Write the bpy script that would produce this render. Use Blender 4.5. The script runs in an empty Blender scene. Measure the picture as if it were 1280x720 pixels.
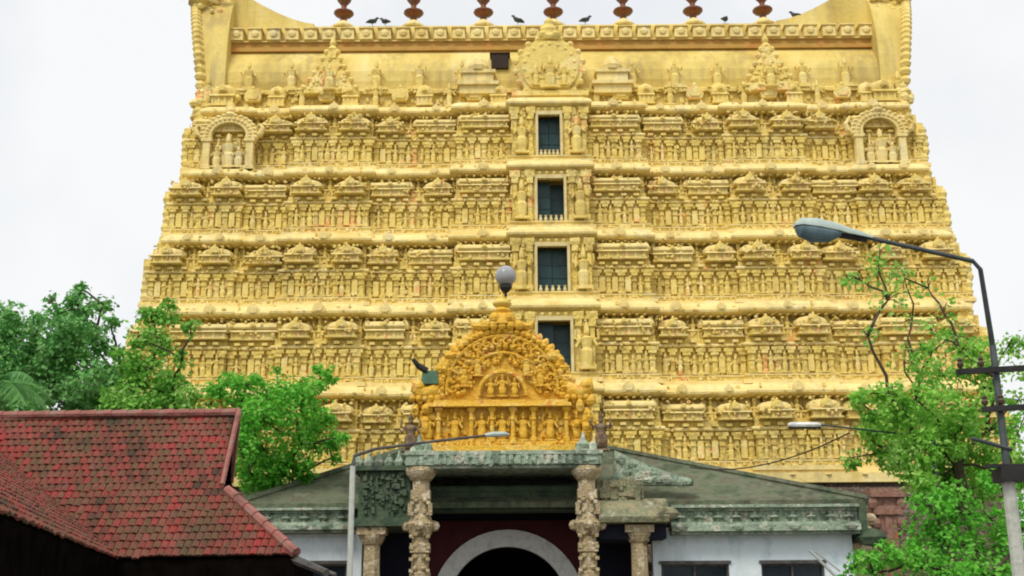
import bpy, math, random
from math import radians as R, sin, cos, pi, sqrt, atan, tan
from mathutils import Vector, Matrix, Euler
rnd = random.Random(11)

# ------------------------------------------------------------------ camera, sky, sun, exposure
F = 1500.0                       # focal length in photograph pixels (1280 wide)
PITCH = R(15.46); ROLL = R(-0.42); EYE = 1.6
S = bpy.context.scene
COL = S.collection
cam_d = bpy.data.cameras.new('camera'); cam = bpy.data.objects.new('camera', cam_d); COL.objects.link(cam)
cam_d.sensor_width = 36; cam_d.lens = 36*F/1280; cam_d.clip_start = 0.1; cam_d.clip_end = 4000
CM = Euler((pi/2+PITCH, 0, 0)).to_matrix() @ Matrix.Rotation(ROLL, 3, 'Z')
cam.matrix_world = Matrix.Translation((0, 0, EYE)) @ CM.to_4x4()
S.camera = cam
S.view_settings.view_transform = 'Standard'; S.view_settings.look = 'None'
S.view_settings.exposure = 0.45; S.view_settings.gamma = 1.0
S.cycles.filter_width = 2.0
SUN_EL, SUN_AZ = R(52), R(-28)   # azimuth measured from behind the camera, negative = from the left
w = bpy.data.worlds.new('World'); S.world = w; w.use_nodes = True
nt = w.node_tree; nt.nodes.clear()
wo = nt.nodes.new('ShaderNodeOutputWorld'); bg = nt.nodes.new('ShaderNodeBackground')
sk = nt.nodes.new('ShaderNodeTexSky'); sk.sky_type = 'NISHITA'; sk.sun_disc = False
sk.sun_elevation = SUN_EL; sk.sun_rotation = pi - SUN_AZ if False else (pi + SUN_AZ); sk.air_density = 1.5; sk.dust_density = 3
tc = nt.nodes.new('ShaderNodeTexCoord'); nz = nt.nodes.new('ShaderNodeTexNoise')
nz.inputs['Scale'].default_value = 2.2; nz.inputs['Detail'].default_value = 5
cr = nt.nodes.new('ShaderNodeValToRGB')
cr.color_ramp.elements[0].position = 0.34; cr.color_ramp.elements[0].color = (.62, .62, .62, 1)
cr.color_ramp.elements[1].position = 0.58; cr.color_ramp.elements[1].color = (0.97, 0.97, 0.97, 1)
mx = nt.nodes.new('ShaderNodeMixRGB'); mx.inputs['Color2'].default_value = (7.05, 7.1, 7.15, 1)
nt.links.new(tc.outputs['Generated'], nz.inputs['Vector']); nt.links.new(nz.outputs['Fac'], cr.inputs['Fac'])
nt.links.new(cr.outputs['Color'], mx.inputs['Fac']); nt.links.new(sk.outputs['Color'], mx.inputs['Color1'])
nt.links.new(mx.outputs['Color'], bg.inputs['Color']); bg.inputs['Strength'].default_value = 0.1
nt.links.new(bg.outputs['Background'], wo.inputs['Surface'])
sd = bpy.data.lights.new('sun', 'SUN'); sd.energy = 1.5; sd.angle = R(22); sd.color = (1.0, 0.93, 0.82)
so = bpy.data.objects.new('sun', sd); COL.objects.link(so)
sun_dir = Vector((sin(SUN_AZ)*cos(SUN_EL), -cos(SUN_AZ)*cos(SUN_EL), sin(SUN_EL)))
so.rotation_euler = (-sun_dir).to_track_quat('-Z', 'Y').to_euler(); so.location = sun_dir*200

# ------------------------------------------------------------------ helpers
def ray(px, py): return CM @ Vector(((px-640)/F, (360-py)/F, -1))
def at(px, py, Y):
    d = ray(px, py); return Vector((0, 0, EYE)) + d*(Y/d.y)
def ez(py, Y, px=640): return at(px, py, Y).z
def onplane(px, py, p0, n):
    d = ray(px, py); c = Vector((0, 0, EYE)); return c + d*((p0-c).dot(n)/d.dot(n))
def mpp(Y, z): return (Y*cos(PITCH)+(z-EYE)*sin(PITCH))/F      # metres per photo pixel

WL = {}
class MB:
    def __init__(s): s.v = []; s.f = []; s.m = []
    def add(s, vs, fs, mi=0):
        o = len(s.v); s.v += [tuple(v) for v in vs]
        for f in fs: s.f.append(tuple(i+o for i in f)); s.m.append(mi)
    def merge(s, other, M=None, mi=None):
        o = len(s.v)
        s.v += [tuple((M @ Vector(v)) if M else v) for v in other.v]
        s.f += [tuple(i+o for i in f) for f in other.f]
        s.m += [mi if mi is not None else k for k in other.m]
    def box(s, x0, x1, y0, y1, z0, z1, mi=0, taper=0.0):
        t = taper
        vs = [(x0,y0,z0),(x1,y0,z0),(x1,y1,z0),(x0,y1,z0),(x0+t,y0+t,z1),(x1-t,y0+t,z1),(x1-t,y1-t,z1),(x0+t,y1-t,z1)]
        s.add(vs, [(3,2,1,0),(4,5,6,7),(0,1,5,4),(1,2,6,5),(2,3,7,6),(3,0,4,7)], mi)
    def lathe(s, prof, c=(0,0,0), n=10, mi=0, sx=1, sy=1, ph=0.0):
        vs = []; fs = []
        for r, z in prof:
            for k in range(n):
                a = 2*pi*k/n+ph; vs.append((c[0]+r*cos(a)*sx, c[1]+r*sin(a)*sy, c[2]+z))
        for i in range(len(prof)-1):
            for k in range(n):
                k2 = (k+1) % n; fs.append((i*n+k, i*n+k2, (i+1)*n+k2, (i+1)*n+k))
        fs.append(tuple(range(n-1, -1, -1))); b = (len(prof)-1)*n; fs.append(tuple(range(b, b+n)))
        s.add(vs, fs, mi)
    def tube(s, pts, rad, n=7, mi=0):
        pts = [Vector(p) for p in pts]; N = len(pts)
        if not hasattr(rad, '__len__'): rad = [rad]*N
        vs = []; fs = []; pu = None
        for i, p in enumerate(pts):
            t = (pts[min(i+1, N-1)]-pts[max(i-1, 0)]).normalized()
            u = (pu - t*pu.dot(t)) if pu else t.cross(Vector((0,0,1)) if abs(t.z) < .9 else Vector((1,0,0)))
            u.normalize(); pu = u; v = t.cross(u)
            for k in range(n):
                a = 2*pi*k/n; vs.append(p+(u*cos(a)+v*sin(a))*rad[i])
        for i in range(N-1):
            for k in range(n):
                k2 = (k+1) % n; fs.append((i*n+k, i*n+k2, (i+1)*n+k2, (i+1)*n+k))
        fs.append(tuple(range(n-1, -1, -1))); fs.append(tuple(range((N-1)*n, N*n)))
        s.add(vs, fs, mi)
    def blob(s, c, r, mi=0, n=7, m=4):
        if not hasattr(r, '__len__'): r = (r, r, r)
        vs = [(c[0], c[1], c[2]-r[2])]; fs = []
        for i in range(1, m):
            a = -pi/2+pi*i/m
            for k in range(n):
                b = 2*pi*k/n; vs.append((c[0]+r[0]*cos(a)*cos(b), c[1]+r[1]*cos(a)*sin(b), c[2]+r[2]*sin(a)))
        vs.append((c[0], c[1], c[2]+r[2])); L = len(vs)-1
        for k in range(n):
            k2 = (k+1) % n
            fs.append((0, 1+k2, 1+k)); fs.append((L, L-n+k, L-n+k2))
            for i in range(m-2): fs.append((1+i*n+k, 1+i*n+k2, 1+(i+1)*n+k2, 1+(i+1)*n+k))
        s.add(vs, fs, mi)
    def prism(s, pts, y0, y1, mi=0):              # outline in XZ (counter-clockwise seen from -Y), thickness in Y
        n = len(pts); vs = [(x, y0, z) for x, z in pts]+[(x, y1, z) for x, z in pts]
        fs = [tuple(range(n)), tuple(range(2*n-1, n-1, -1))]
        for k in range(n): k2 = (k+1) % n; fs.append((k, n+k, n+k2, k2))
        s.add(vs, fs, mi)
    def build(s, name, mats, parent=None, loc=None, smooth=False):
        org = Vector(loc) if loc is not None else (WL[parent] if parent is not None else Vector((0,0,0)))
        me = bpy.data.meshes.new(name)
        me.from_pydata([tuple(Vector(v)-org) for v in s.v], [], s.f)
        if not isinstance(mats, (list, tuple)): mats = [mats]
        for m in mats: me.materials.append(m)
        me.polygons.foreach_set('material_index', s.m)
        if smooth: me.polygons.foreach_set('use_smooth', [True]*len(me.polygons))
        me.update()
        o = bpy.data.objects.new(name, me); COL.objects.link(o)
        if parent is not None:
            o.parent = parent; o.location = org-WL[parent]
        else: o.location = org
        WL[o] = org
        return o
def place(mesh_obj, parent, loc, rz=0, sc=1.0):     # another copy of a part under a parent
    c = mesh_obj.copy(); COL.objects.link(c); c.parent = parent
    c.location = Vector(loc)-WL[parent]; c.rotation_euler = (0, 0, rz)
    c.scale = sc if hasattr(sc, '__len__') else (sc, sc, sc); WL[c] = Vector(loc)
    return c
def empty(name, loc):
    o = bpy.data.objects.new(name, None); COL.objects.link(o); o.location = loc; WL[o] = Vector(loc); o.empty_display_size = .3
    return o
def tag(o, label, cat, group=None):
    o['label'] = label; o['category'] = cat
    if group: o['group'] = group
    return o

def mat(name, cols, scale=2.0, rough=0.8, bump=0.0, bscale=12.0, detail=5, metal=0.0, island=False, streak=False, coord='Object', spec=0.3, voro=0.0, vscale=4.0, transl=0.0, stain=0.0, staincol=(.20,.16,.09), irand=.6):
    m = bpy.data.materials.new(name); m.use_nodes = True; t = m.node_tree; b = t.nodes['Principled BSDF']
    b.inputs['Roughness'].default_value = rough; b.inputs['Metallic'].default_value = metal
    b.inputs['Specular IOR Level'].default_value = spec
    tx = t.nodes.new('ShaderNodeTexCoord'); vec = tx.outputs[coord]
    if streak:
        mp = t.nodes.new('ShaderNodeMapping'); mp.inputs['Scale'].default_value = (1, 1, .18); t.links.new(vec, mp.inputs['Vector']); cv = mp.outputs['Vector']
    else: cv = vec
    ra = t.nodes.new('ShaderNodeValToRGB'); e = ra.color_ramp.elements
    n = len(cols)
    for i, c in enumerate(cols):
        p = 0.0 if n == 1 else (i/(n-1) if island else 0.33+0.36*i/(n-1))
        el = e[i] if i < 2 else e.new(p)
        el.position = p; el.color = (*c, 1)
    if n == 1: e[1].color = (*cols[0], 1)
    if island:
        g = t.nodes.new('ShaderNodeNewGeometry'); no = t.nodes.new('ShaderNodeTexNoise'); no.inputs['Scale'].default_value = scale
        t.links.new(vec, no.inputs['Vector'])
        ma = t.nodes.new('ShaderNodeMath'); ma.operation = 'MULTIPLY_ADD'; ma.inputs[1].default_value = irand
        mb = t.nodes.new('ShaderNodeMath'); mb.operation = 'MULTIPLY_ADD'; mb.inputs[1].default_value = 1.5; mb.inputs[2].default_value = -0.55
        t.links.new(no.outputs['Fac'], mb.inputs[0])
        t.links.new(g.outputs['Random Per Island'], ma.inputs[0]); t.links.new(mb.outputs[0], ma.inputs[2]); t.links.new(ma.outputs[0], ra.inputs['Fac'])
        ra.color_ramp.interpolation = 'LINEAR'
    else:
        no = t.nodes.new('ShaderNodeTexNoise'); no.inputs['Scale'].default_value = scale; no.inputs['Detail'].default_value = detail; no.inputs['Roughness'].default_value = .6
        t.links.new(cv, no.inputs['Vector']); t.links.new(no.outputs['Fac'], ra.inputs['Fac'])
    colour = ra.outputs['Color']
    if stain:                                          # weather streaks running down the face, in irregular patches
        mp2 = t.nodes.new('ShaderNodeMapping'); mp2.inputs['Scale'].default_value = (2.6, 2.6, .3); t.links.new(vec, mp2.inputs['Vector'])
        n2 = t.nodes.new('ShaderNodeTexNoise'); n2.inputs['Scale'].default_value = 1.3; n2.inputs['Detail'].default_value = 6; t.links.new(mp2.outputs['Vector'], n2.inputs['Vector'])
        n3 = t.nodes.new('ShaderNodeTexNoise'); n3.inputs['Scale'].default_value = .35; n3.inputs['Detail'].default_value = 3; t.links.new(vec, n3.inputs['Vector'])
        mu = t.nodes.new('ShaderNodeMath'); mu.operation = 'MULTIPLY'; t.links.new(n2.outputs['Fac'], mu.inputs[0]); t.links.new(n3.outputs['Fac'], mu.inputs[1])
        mr = t.nodes.new('ShaderNodeMapRange'); mr.inputs['From Min'].default_value = .24; mr.inputs['From Max'].default_value = .40; mr.inputs['To Max'].default_value = stain; t.links.new(mu.outputs[0], mr.inputs['Value'])
        mxs = t.nodes.new('ShaderNodeMixRGB'); mxs.inputs['Color2'].default_value = (*staincol, 1); t.links.new(mr.outputs[0], mxs.inputs['Fac']); t.links.new(colour, mxs.inputs['Color1']); colour = mxs.outputs['Color']
    t.links.new(colour, b.inputs['Base Color'])
    h = None
    if bump:
        bn = t.nodes.new('ShaderNodeTexNoise'); bn.inputs['Scale'].default_value = bscale; bn.inputs['Detail'].default_value = 6; t.links.new(vec, bn.inputs['Vector']); h = bn.outputs['Fac']
        if voro:
            vo = t.nodes.new('ShaderNodeTexVoronoi'); vo.inputs['Scale'].default_value = vscale; t.links.new(vec, vo.inputs['Vector'])
            mm = t.nodes.new('ShaderNodeMath'); mm.operation = 'MULTIPLY_ADD'; mm.inputs[1].default_value = -voro; t.links.new(vo.outputs['Distance'], mm.inputs[0]); t.links.new(h, mm.inputs[2]); h = mm.outputs[0]
        bu = t.nodes.new('ShaderNodeBump'); bu.inputs['Strength'].default_value = bump; bu.inputs['Distance'].default_value = .12; t.links.new(h, bu.inputs['Height']); t.links.new(bu.outputs['Normal'], b.inputs['Normal'])
    if transl:
        tr = t.nodes.new('ShaderNodeBsdfTranslucent'); t.links.new(ra.outputs['Color'], tr.inputs['Color'])
        ms = t.nodes.new('ShaderNodeMixShader'); ms.inputs[0].default_value = transl
        t.links.new(b.outputs[0], ms.inputs[1]); t.links.new(tr.outputs[0], ms.inputs[2]); t.links.new(ms.outputs[0], t.nodes['Material Output'].inputs['Surface'])
    return m

GOLD_WALL = mat('gold_wall_paint', [(.56,.40,.10), (.82,.64,.18), (.74,.56,.14), (.86,.71,.26), (.82,.42,.13)], 0.55, .8, .8, 7, voro=.9, vscale=3.2, stain=.4, staincol=(.32,.23,.09))
GOLD_CREAM = mat('cream_cornice_paint', [(.70,.53,.17), (.82,.66,.27), (.86,.71,.30), (.86,.76,.42)], 0.7, .75, .3, 6, stain=.4, staincol=(.36,.28,.13))
GOLD_FIG = mat('gold_carving_paint', [(.60,.44,.12), (.86,.69,.22), (.78,.60,.17), (.88,.75,.32), (.84,.42,.14)], 0.8, .75, .35, 9, stain=.35, staincol=(.34,.25,.10))
GOLD_ROOF = mat('roof_gold_paint', [(.58,.43,.11), (.74,.58,.17), (.84,.71,.32)], 0.5, .7, .3, 5, streak=True, stain=.5, staincol=(.34,.27,.12))
BAND = mat('red_brown_band_paint', [(.42,.24,.05), (.52,.31,.07), (.50,.22,.05)], 1.2, .7)
PED_GOLD = mat('orange_gold_paint', [(.56,.29,.025), (.78,.47,.05), (.72,.42,.035), (.82,.58,.13), (.66,.26,.04)], 2.2, .5, .5, 14, voro=.5, vscale=7)
FRAME = mat('pale_frame_paint', [(.62,.50,.22), (.78,.68,.36)], 3, .6)
TEAL = mat('teal_shutter', [(.012,.045,.05), (.02,.06,.065), (.015,.035,.07)], 2.0, .35)
DARKBROWN = mat('dark_opening', [(.03,.018,.012), (.045,.03,.02)], 3, .8)
COPPER = mat('dark_copper', [(.09,.05,.02), (.24,.07,.035), (.14,.08,.03), (.30,.17,.06)], 3, .45, metal=.2)
GRANITE = mat('brown_granite', [(.06,.045,.035), (.20,.15,.12), (.11,.08,.06), (.28,.22,.17), (.20,.11,.085)], 3.5, .85, .6, 10, voro=.6, vscale=4)
REDSTONE = mat('red_stone', [(.16,.10,.08), (.32,.18,.13), (.22,.13,.10), (.36,.14,.08)], 3.5, .85, .4, 10)
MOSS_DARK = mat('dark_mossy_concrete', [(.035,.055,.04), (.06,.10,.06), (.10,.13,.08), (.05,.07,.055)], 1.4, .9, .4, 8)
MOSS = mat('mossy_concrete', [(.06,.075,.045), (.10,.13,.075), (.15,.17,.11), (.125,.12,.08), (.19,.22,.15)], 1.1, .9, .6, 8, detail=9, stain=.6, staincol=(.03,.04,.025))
MINT = mat('pale_mint_plaster', [(.10,.15,.10), (.38,.48,.36), (.26,.34,.25), (.58,.62,.50), (.30,.26,.18)], 2.6, .85, .5, 9, voro=.5, vscale=3, stain=.75, staincol=(.04,.06,.04))
STONE_COL = mat('weathered_cream_stone', [(.16,.12,.07), (.54,.44,.25), (.34,.26,.15), (.68,.60,.42), (.42,.37,.2)], 3.2, .8, .6, 14)
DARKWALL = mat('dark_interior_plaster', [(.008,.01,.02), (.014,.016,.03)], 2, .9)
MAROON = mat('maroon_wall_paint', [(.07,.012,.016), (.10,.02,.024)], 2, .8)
ARCHGREY = mat('grey_white_plaster', [(.60,.64,.62), (.84,.85,.82), (.70,.75,.70)], 3, .8, .3, 12, stain=.3)
MOSSY_STONE = mat('mossy_beige_stone', [(.10,.11,.06), (.34,.30,.18), (.20,.22,.13), (.46,.42,.30)], 2.4, .85, .6, 10, stain=.6, staincol=(.05,.06,.04))
BLUEWHITE = mat('pale_blue_limewash', [(.55,.70,.76), (.76,.84,.90), (.70,.82,.84), (.80,.86,.92)], 1.6, .85, .15, 8, stain=.3, staincol=(.22,.25,.24))
BLACKGLASS = mat('dark_window_glass', [(.006,.012,.02), (.015,.03,.045)], 2, .2)
TILE = mat('clay_roof_tile', [(.06,.04,.025), (.15,.05,.035), (.25,.05,.04), (.13,.075,.04), (.22,.075,.055), (.31,.04,.035), (.17,.06,.045), (.26,.12,.09), (.36,.08,.03)], .75, .85, .5, 9, island=True, irand=.34, stain=.6, staincol=(.055,.06,.03))
RIDGE = mat('ridge_tile', [(.20,.10,.08), (.34,.13,.11), (.28,.20,.16)], 2.5, .85, .3, 9)
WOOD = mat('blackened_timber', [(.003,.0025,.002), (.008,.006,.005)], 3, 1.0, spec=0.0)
GREYWOOD = mat('grey_barge_timber', [(.05,.05,.05), (.14,.13,.12)], 5, .8)
STEEL = mat('dark_galvanised_steel', [(.06,.075,.075), (.11,.13,.13)], 5, .5, metal=.4)
PALEPOLE = mat('pale_painted_pole', [(.42,.46,.42), (.58,.62,.56), (.50,.50,.42)], 3, .6)
LAMPHOOD = mat('grey_green_lamp_hood', [(.36,.46,.42), (.48,.56,.52)], 4, .4)
LENS = mat('blue_grey_lens', [(.10,.17,.20), (.17,.25,.28)], 4, .2)
GLOBE = mat('grey_glass_globe', [(.30,.31,.33), (.46,.47,.48)], 2, .2)
BLACK = mat('black_metal', [(.012,.012,.012), (.03,.03,.03)], 3, .5)
CERAMIC = mat('brown_ceramic', [(.06,.03,.02), (.09,.05,.035)], 3, .3)
CONCRETE = mat('concrete_pole', [(.36,.38,.33), (.52,.54,.48), (.30,.34,.26)], 2, .85, .2, 10)
BARK = mat('tree_bark', [(.05,.035,.025), (.10,.075,.05)], 4, .9, .4, 12)
FEATHER = mat('pigeon_grey', [(.05,.06,.07), (.10,.11,.12)], 8, .7)
GREENBOX = mat('green_painted_metal', [(.05,.12,.07), (.08,.17,.10)], 4, .5)
EARTH = mat('dusty_ground', [(.10,.09,.08), (.16,.145,.125), (.13,.12,.105)], .3, .95, .2, 4)
LEAF_TEAL = mat('dark_leaf', [(.06,.20,.05), (.13,.40,.09), (.22,.52,.15), (.38,.60,.28)], .7, .5, island=True, transl=.3)
LEAF_MID = mat('mid_leaf', [(.09,.27,.03), (.18,.48,.06), (.28,.60,.10), (.44,.66,.22)], .8, .5, island=True, transl=.35)
LEAF_BRIGHT = mat('bright_leaf', [(.06,.26,.025), (.13,.50,.045), (.21,.64,.07), (.36,.68,.15)], .8, .45, island=True, transl=.4)
LEAF_LIME = mat('lime_leaf', [(.12,.33,.04), (.23,.56,.07), (.36,.70,.11), (.54,.76,.28)], .8, .5, island=True, transl=.4)
FROND = mat('palm_leaf', [(.08,.26,.06), (.16,.42,.11), (.27,.52,.18)], .8, .5, island=True, transl=.3)

# ------------------------------------------------------------------ ground
g = MB(); g.add([(-900,-200,0),(900,-200,0),(900,1800,0),(-900,1800,0)], [(0,1,2,3)])
g.build('ground', EARTH)['kind'] = 'structure'

# ------------------------------------------------------------------ the golden gateway tower
CX = 1.78
levels = [592, 485, 385, 298, 217, 140]              # cornice lines in the photograph
YF = [50.0, 50.75, 51.5, 52.25, 53.0, 53.7]
ZL = [ez(p, y+.2, 690) for p, y in zip(levels, YF)]
HW = [18.45, 18.2, 17.95, 17.45, 17.0]
EX = [.35, .4, .45, .5, .6]                            # the right end of each storey reaches further
BACK = [64, 63.2, 62.4, 61.6, 60.8]
BAYS = [(0, 1.75, 1.0), (1.75, 4.35, .5), (4.35, 8.3, 0), (8.3, 12.0, .3), (12.0, 14.1, 0), (14.1, None, .2)]
WX = [.78, .72, .68, .62, .53]                       # half widths of the five windows
tower = tag(empty('temple_tower', (CX, 56, 0)), 'huge stepped golden yellow temple tower covered in carvings, behind the dark porch', 'temple tower')

def ring(t, d, dc, notch, dx=0.0):                            # plan outline of a storey, offset outward by d (centre bay by dc)
    yf, hw, yb = YF[t], HW[t], BACK[t]
    half = []                                         # right half, from the centre outwards: (x, y)
    nx = WX[t]
    half += [(nx, yf-BAYS[0][2]-dc+notch), (nx, yf-BAYS[0][2]-dc)]
    for i in range(len(BAYS)-1):
        a, b = BAYS[i], BAYS[i+1]
        da = dc if i == 0 else d
        s = (d if i else dc) if a[2] > b[2] else -d
        x = a[1]+s
        half += [(x, yf-a[2]-da), (x, yf-b[2]-d)]
    half += [(hw+d+dx, yf-BAYS[-1][2]-d), (hw+d+dx, yb+d)]
    left = [(-x, y) for x, y in reversed(half)]
    half = half[:-2]+[(half[-2][0]+EX[t], half[-2][1]), (half[-1][0]+EX[t], half[-1][1])]
    return [(CX+x, y) for x, y in left+half]

PROF = [  # (d, z fraction, material after)   0 wall, 1 cream
 (.25,0,1),(.25,.05,1),(.12,.055,0),(.12,.09,1),(.17,.10,1),(.17,.115,0),(.0,.12,0),(-.02,.43,0),(.05,.44,0),(.16,.45,1),(.18,.465,1),(.14,.485,0),(.03,.49,0),
 (.0,.56,0),(-.14,.561,0),(-.14,.645,0),(-.05,.65,0),(-.05,.67,0),(-.52,.675,0),(-.57,.825,0),(-.25,.83,1),(.12,.845,1),(.25,.86,1),(.27,.885,1),(.20,.92,1),(.06,.955,1),(-.1,.985,1),(-.45,1.0,0)]
WALL_ONLY = set(range(6, 16))
def storey(t):
    z0, z1 = ZL[t], ZL[t+1]; H = z1-z0
    rings = []; mats = []
    for d, zf, mi in PROF:
        dc = 0.0 if .43 <= zf <= .826 else d
        if zf == .83: dc = -.05
        rings.append((ring(t, d, dc, 0, -.75 if zf > .672 else 0), z0+zf*H, mi, zf))
    zl, zh = .13, .77                                # window sill and head, notch in between
    out = []; done = [False, False]
    for r in rings:
        out.append(r)
    # insert notch
    res = []
    for i, (poly, z, mi, zf) in enumerate(out):
        d, _, _ = PROF[i]; dc = 0.0 if .43 <= zf <= .826 else d
        if zf == .83: dc = -.05
        inside = zl < zf < zh
        if inside: poly = ring(t, d, dc, 1.1, -.75 if zf > .672 else 0)
        res.append((poly, z, mi))
        if i+1 < len(out):
            nf = out[i+1][3]
            if zf < zl < nf:
                res.append((ring(t, -.012, -.012, 0), z0+zl*H, mi)); res.append((ring(t, -.012, -.012, 1.1), z0+zl*H, mi))
            if zf < zh < nf:
                res.append((ring(t, -.55, 0, 1.1, -.75), z0+zh*H, mi)); res.append((ring(t, -.55, 0, 0, -.75), z0+zh*H, mi))
    m = MB(); n = len(res[0][0])
    vs = []; 
    for poly, z, mi in res: vs += [(x, y, z) for x, y in poly]
    m.v = vs
    for i in range(len(res)-1):
        for k in range(n):
            k2 = (k+1) % n; m.f.append((i*n+k, i*n+k2, (i+1)*n+k2, (i+1)*n+k)); m.m.append(res[i][2])
    m.f.append(tuple(range(n-1, -1, -1))); m.m.append(0)
    L = len(res)-1; m.f.append(tuple(range(L*n, L*n+n))); m.m.append(0)
    return m

def pilaster(mb, x, y, z0, h, w=.2, mi=0):            # engaged pilaster, front face towards -Y
    mb.box(x-w*.75, x+w*.75, y-.16, y+.05, z0, z0+h*.12, mi)
    mb.box(x-w*.5, x+w*.5, y-.12, y+.05, z0+h*.121, z0+h*.74, mi)
    mb.box(x-w*.62, x+w*.62, y-.16, y+.05, z0+h*.5, z0+h*.56, mi)
    mb.box(x-w*.8, x+w*.8, y-.19, y+.05, z0+h*.741, z0+h*.86, mi)
    mb.box(x-w*1.2, x+w*1.2, y-.2, y+.05, z0+h*.861, z0+h*.99, mi)

def kudu(mb, x, y, z, r, mi=1):                        # horseshoe gable ornament with a pointed top
    for rr, th, k in ((r, .10, mi), (r*.62, .16, mi)):
        pts = []
        for i in range(9):
            a = R(-40)+R(260)*i/8; pts.append((x+rr*cos(a), z+rr*.95*sin(a)))
        pts.insert(5, (x-rr*.16, z+rr*1.2)) if False else None
        mb.prism(pts, y-th, y+.15, k)
    mb.lathe([(r*.22,0),(r*.28,r*.2),(r*.05,r*.55)], (x, y-.02, z+r*.85), 6, mi)

def figure(h=1.0, arms=1, seed=0, wide=1.0):            # carved standing deity
    q = random.Random(seed); m = MB()
    m.box(-.17*h*wide, .17*h*wide, -.1*h, .1*h, 0, .06*h)
    m.lathe([(.10*h,.06*h),(.12*h,.2*h),(.135*h,.42*h),(.09*h,.5*h),(.12*h,.62*h),(.145*h,.72*h),(.05*h,.77*h),(.045*h,.79*h)], (0,0,0), 8, sx=wide, sy=.75)
    m.blob((0, -.015*h, .855*h), (.07*h,.07*h,.085*h), n=7, m=5)
    m.lathe([(.075*h,.90*h),(.06*h,.97*h),(.035*h,1.06*h),(.01*h,1.1*h)], (0,0,0), 7)
    for s in (-1, 1):
        up = q.random()
        hand = (s*(.24+.05*q.random())*h, -.12*h, (.45+.4*up)*h)
        m.tube([(s*.13*h*wide,0,.69*h), (s*.23*h,-.02*h,.55*h if up < .6 else .62*h), hand], [.042*h,.034*h,.028*h], 5)
        if arms > 1: m.tube([(s*.13*h*wide,.02*h,.69*h), (s*.27*h,.03*h,.72*h), (s*.25*h,.0,.93*h)], [.04*h,.032*h,.028*h], 5)
    return m

def kuta(w_, h_):                                     # square domed miniature shrine; origin: base centre
    m = MB(); b = w_/2
    m.box(-b, b, -b, b*.6, 0, h_*.08, 0)
    m.box(-b*.8, b*.8, -b*.85, b*.5, h_*.081, h_*.36, 0)
    for s in (-1, -.33, .33, 1): m.box(s*b*.78-.05, s*b*.78+.05, -b*.93, -b*.8, h_*.081, h_*.36, 0)
    m.box(-b*1.05, b*1.05, -b*1.08, b*.6, h_*.361, h_*.44, 1, .03)
    m.lathe([(b*.88,h_*.44),(b*1.06,h_*.5),(b*1.08,h_*.6),(b*1.02,h_*.72),(b*.8,h_*.84),(b*.45,h_*.91),(b*.12,h_*.94),(b*.14,h_*.96),(.02,h_*1.0)], (0,-b*.1,0), 12, 1, sy=.8)
    kudu(m, 0, -b*.95, h_*.63, b*.36, 0)
    return m
def sala(w_, h_, d_=.55):                             # oblong barrel-roofed miniature shrine
    m = MB(); b = w_/2; d2 = d_
    m.box(-b, b, -d2, d2*.6, 0, h_*.08, 0)
    m.box(-b*.92, b*.92, -d2*.85, d2*.5, h_*.081, h_*.36, 0)
    n = max(4, int(w_/.42))
    for i in range(n+1):
        x = -b*.9+1.8*b*i/n; m.box(x-.05, x+.05, -d2*.95, -d2*.8, h_*.081, h_*.36, 0)
    m.box(-b*1.04, b*1.04, -d2*1.12, d2*.6, h_*.361, h_*.44, 1, .03)
    m.box(-b*.85, b*.85, -d2*.75, d2*.4, h_*.441, h_*.52, 0)
    pr = [(-1.0,.5),(-1.12,.58),(-1.08,.69),(-.82,.81),(-.35,.89),(.1,.90),(.5,.8),(.6,.5)]
    vs = []; k = len(pr)
    for x in (-b, b): vs += [(x, p*d2, q*h_) for p, q in pr]
    fs = [tuple(range(k-1,-1,-1)), tuple(range(k, 2*k))]+[(i, (i+1) % k, k+(i+1) % k, k+i) for i in range(k)]
    m.add(vs, fs, 1)
    for s in (-1, 1): m.lathe([(.16,h_*.5),(.2,h_*.66),(.12,h_*.86),(.02,h_*1.0)], (s*b, -d2*.3, 0), 8, 1)
    kudu(m, 0, -d2*1.05, h_*.66, h_*.13, 0)
    for i in range(3): m.lathe([(.05,h_*.88),(.075,h_*.93),(.015,h_*1.03)], (-b*.6+b*.6*i, -d2*.15, 0), 6, 1)
    return m

def clutter(mb, xa, xb, y, za, zb, n, smin=.05, smax=.15, mi=0):
    for _ in range(n):
        x = rnd.uniform(xa, xb); z = rnd.uniform(za, zb); a = rnd.uniform(smin, smax); b_ = rnd.uniform(smin, smax*1.4); d = rnd.uniform(.04, .13)
        if rnd.random() < .45: mb.box(x-a/2, x+a/2, y-d, y+.03, z-b_/2, z+b_/2, mi, .012)
        else: mb.blob((x, y-.01, z), (a*.6, d, b_*.6), mi, 6, 3)

def bay_spans(hw, ex=0):
    out = []
    for x0, x1, off in BAYS:
        x1 = hw if x1 is None else x1
        if x0 == 0: out.append((-x1, x1, off))
        else: out += [(x0, x1+(ex if x1 == hw else 0), off), (-x1, -x0, off)]
    return out

fig_src = {}
def fig_obj(parent, loc, h, kind, sc=1.0):
    key = (round(h, 2), kind)
    if key not in fig_src:
        o = figure(h, 2 if kind % 2 else 1, kind).build('deity_figure', GOLD_FIG, parent, loc=(0,0,0), smooth=True)
        o.location = Vector(loc)-WL[parent]; WL[o] = Vector(loc); fig_src[key] = o; return o
    return place(fig_src[key], parent, loc)
shr_src = {}
def shrine_obj(parent, loc, kind, w_, h_):
    key = (kind, round(w_, 1), round(h_, 1))
    if key not in shr_src:
        o = (kuta(w_, h_) if kind == 'k' else sala(w_, h_)).build('miniature_shrine', [GOLD_FIG, GOLD_CREAM], parent, loc=(0,0,0))
        o.location = Vector(loc)-WL[parent]; WL[o] = Vector(loc); shr_src[key] = o; return o
    return place(shr_src[key], parent, loc)

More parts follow.
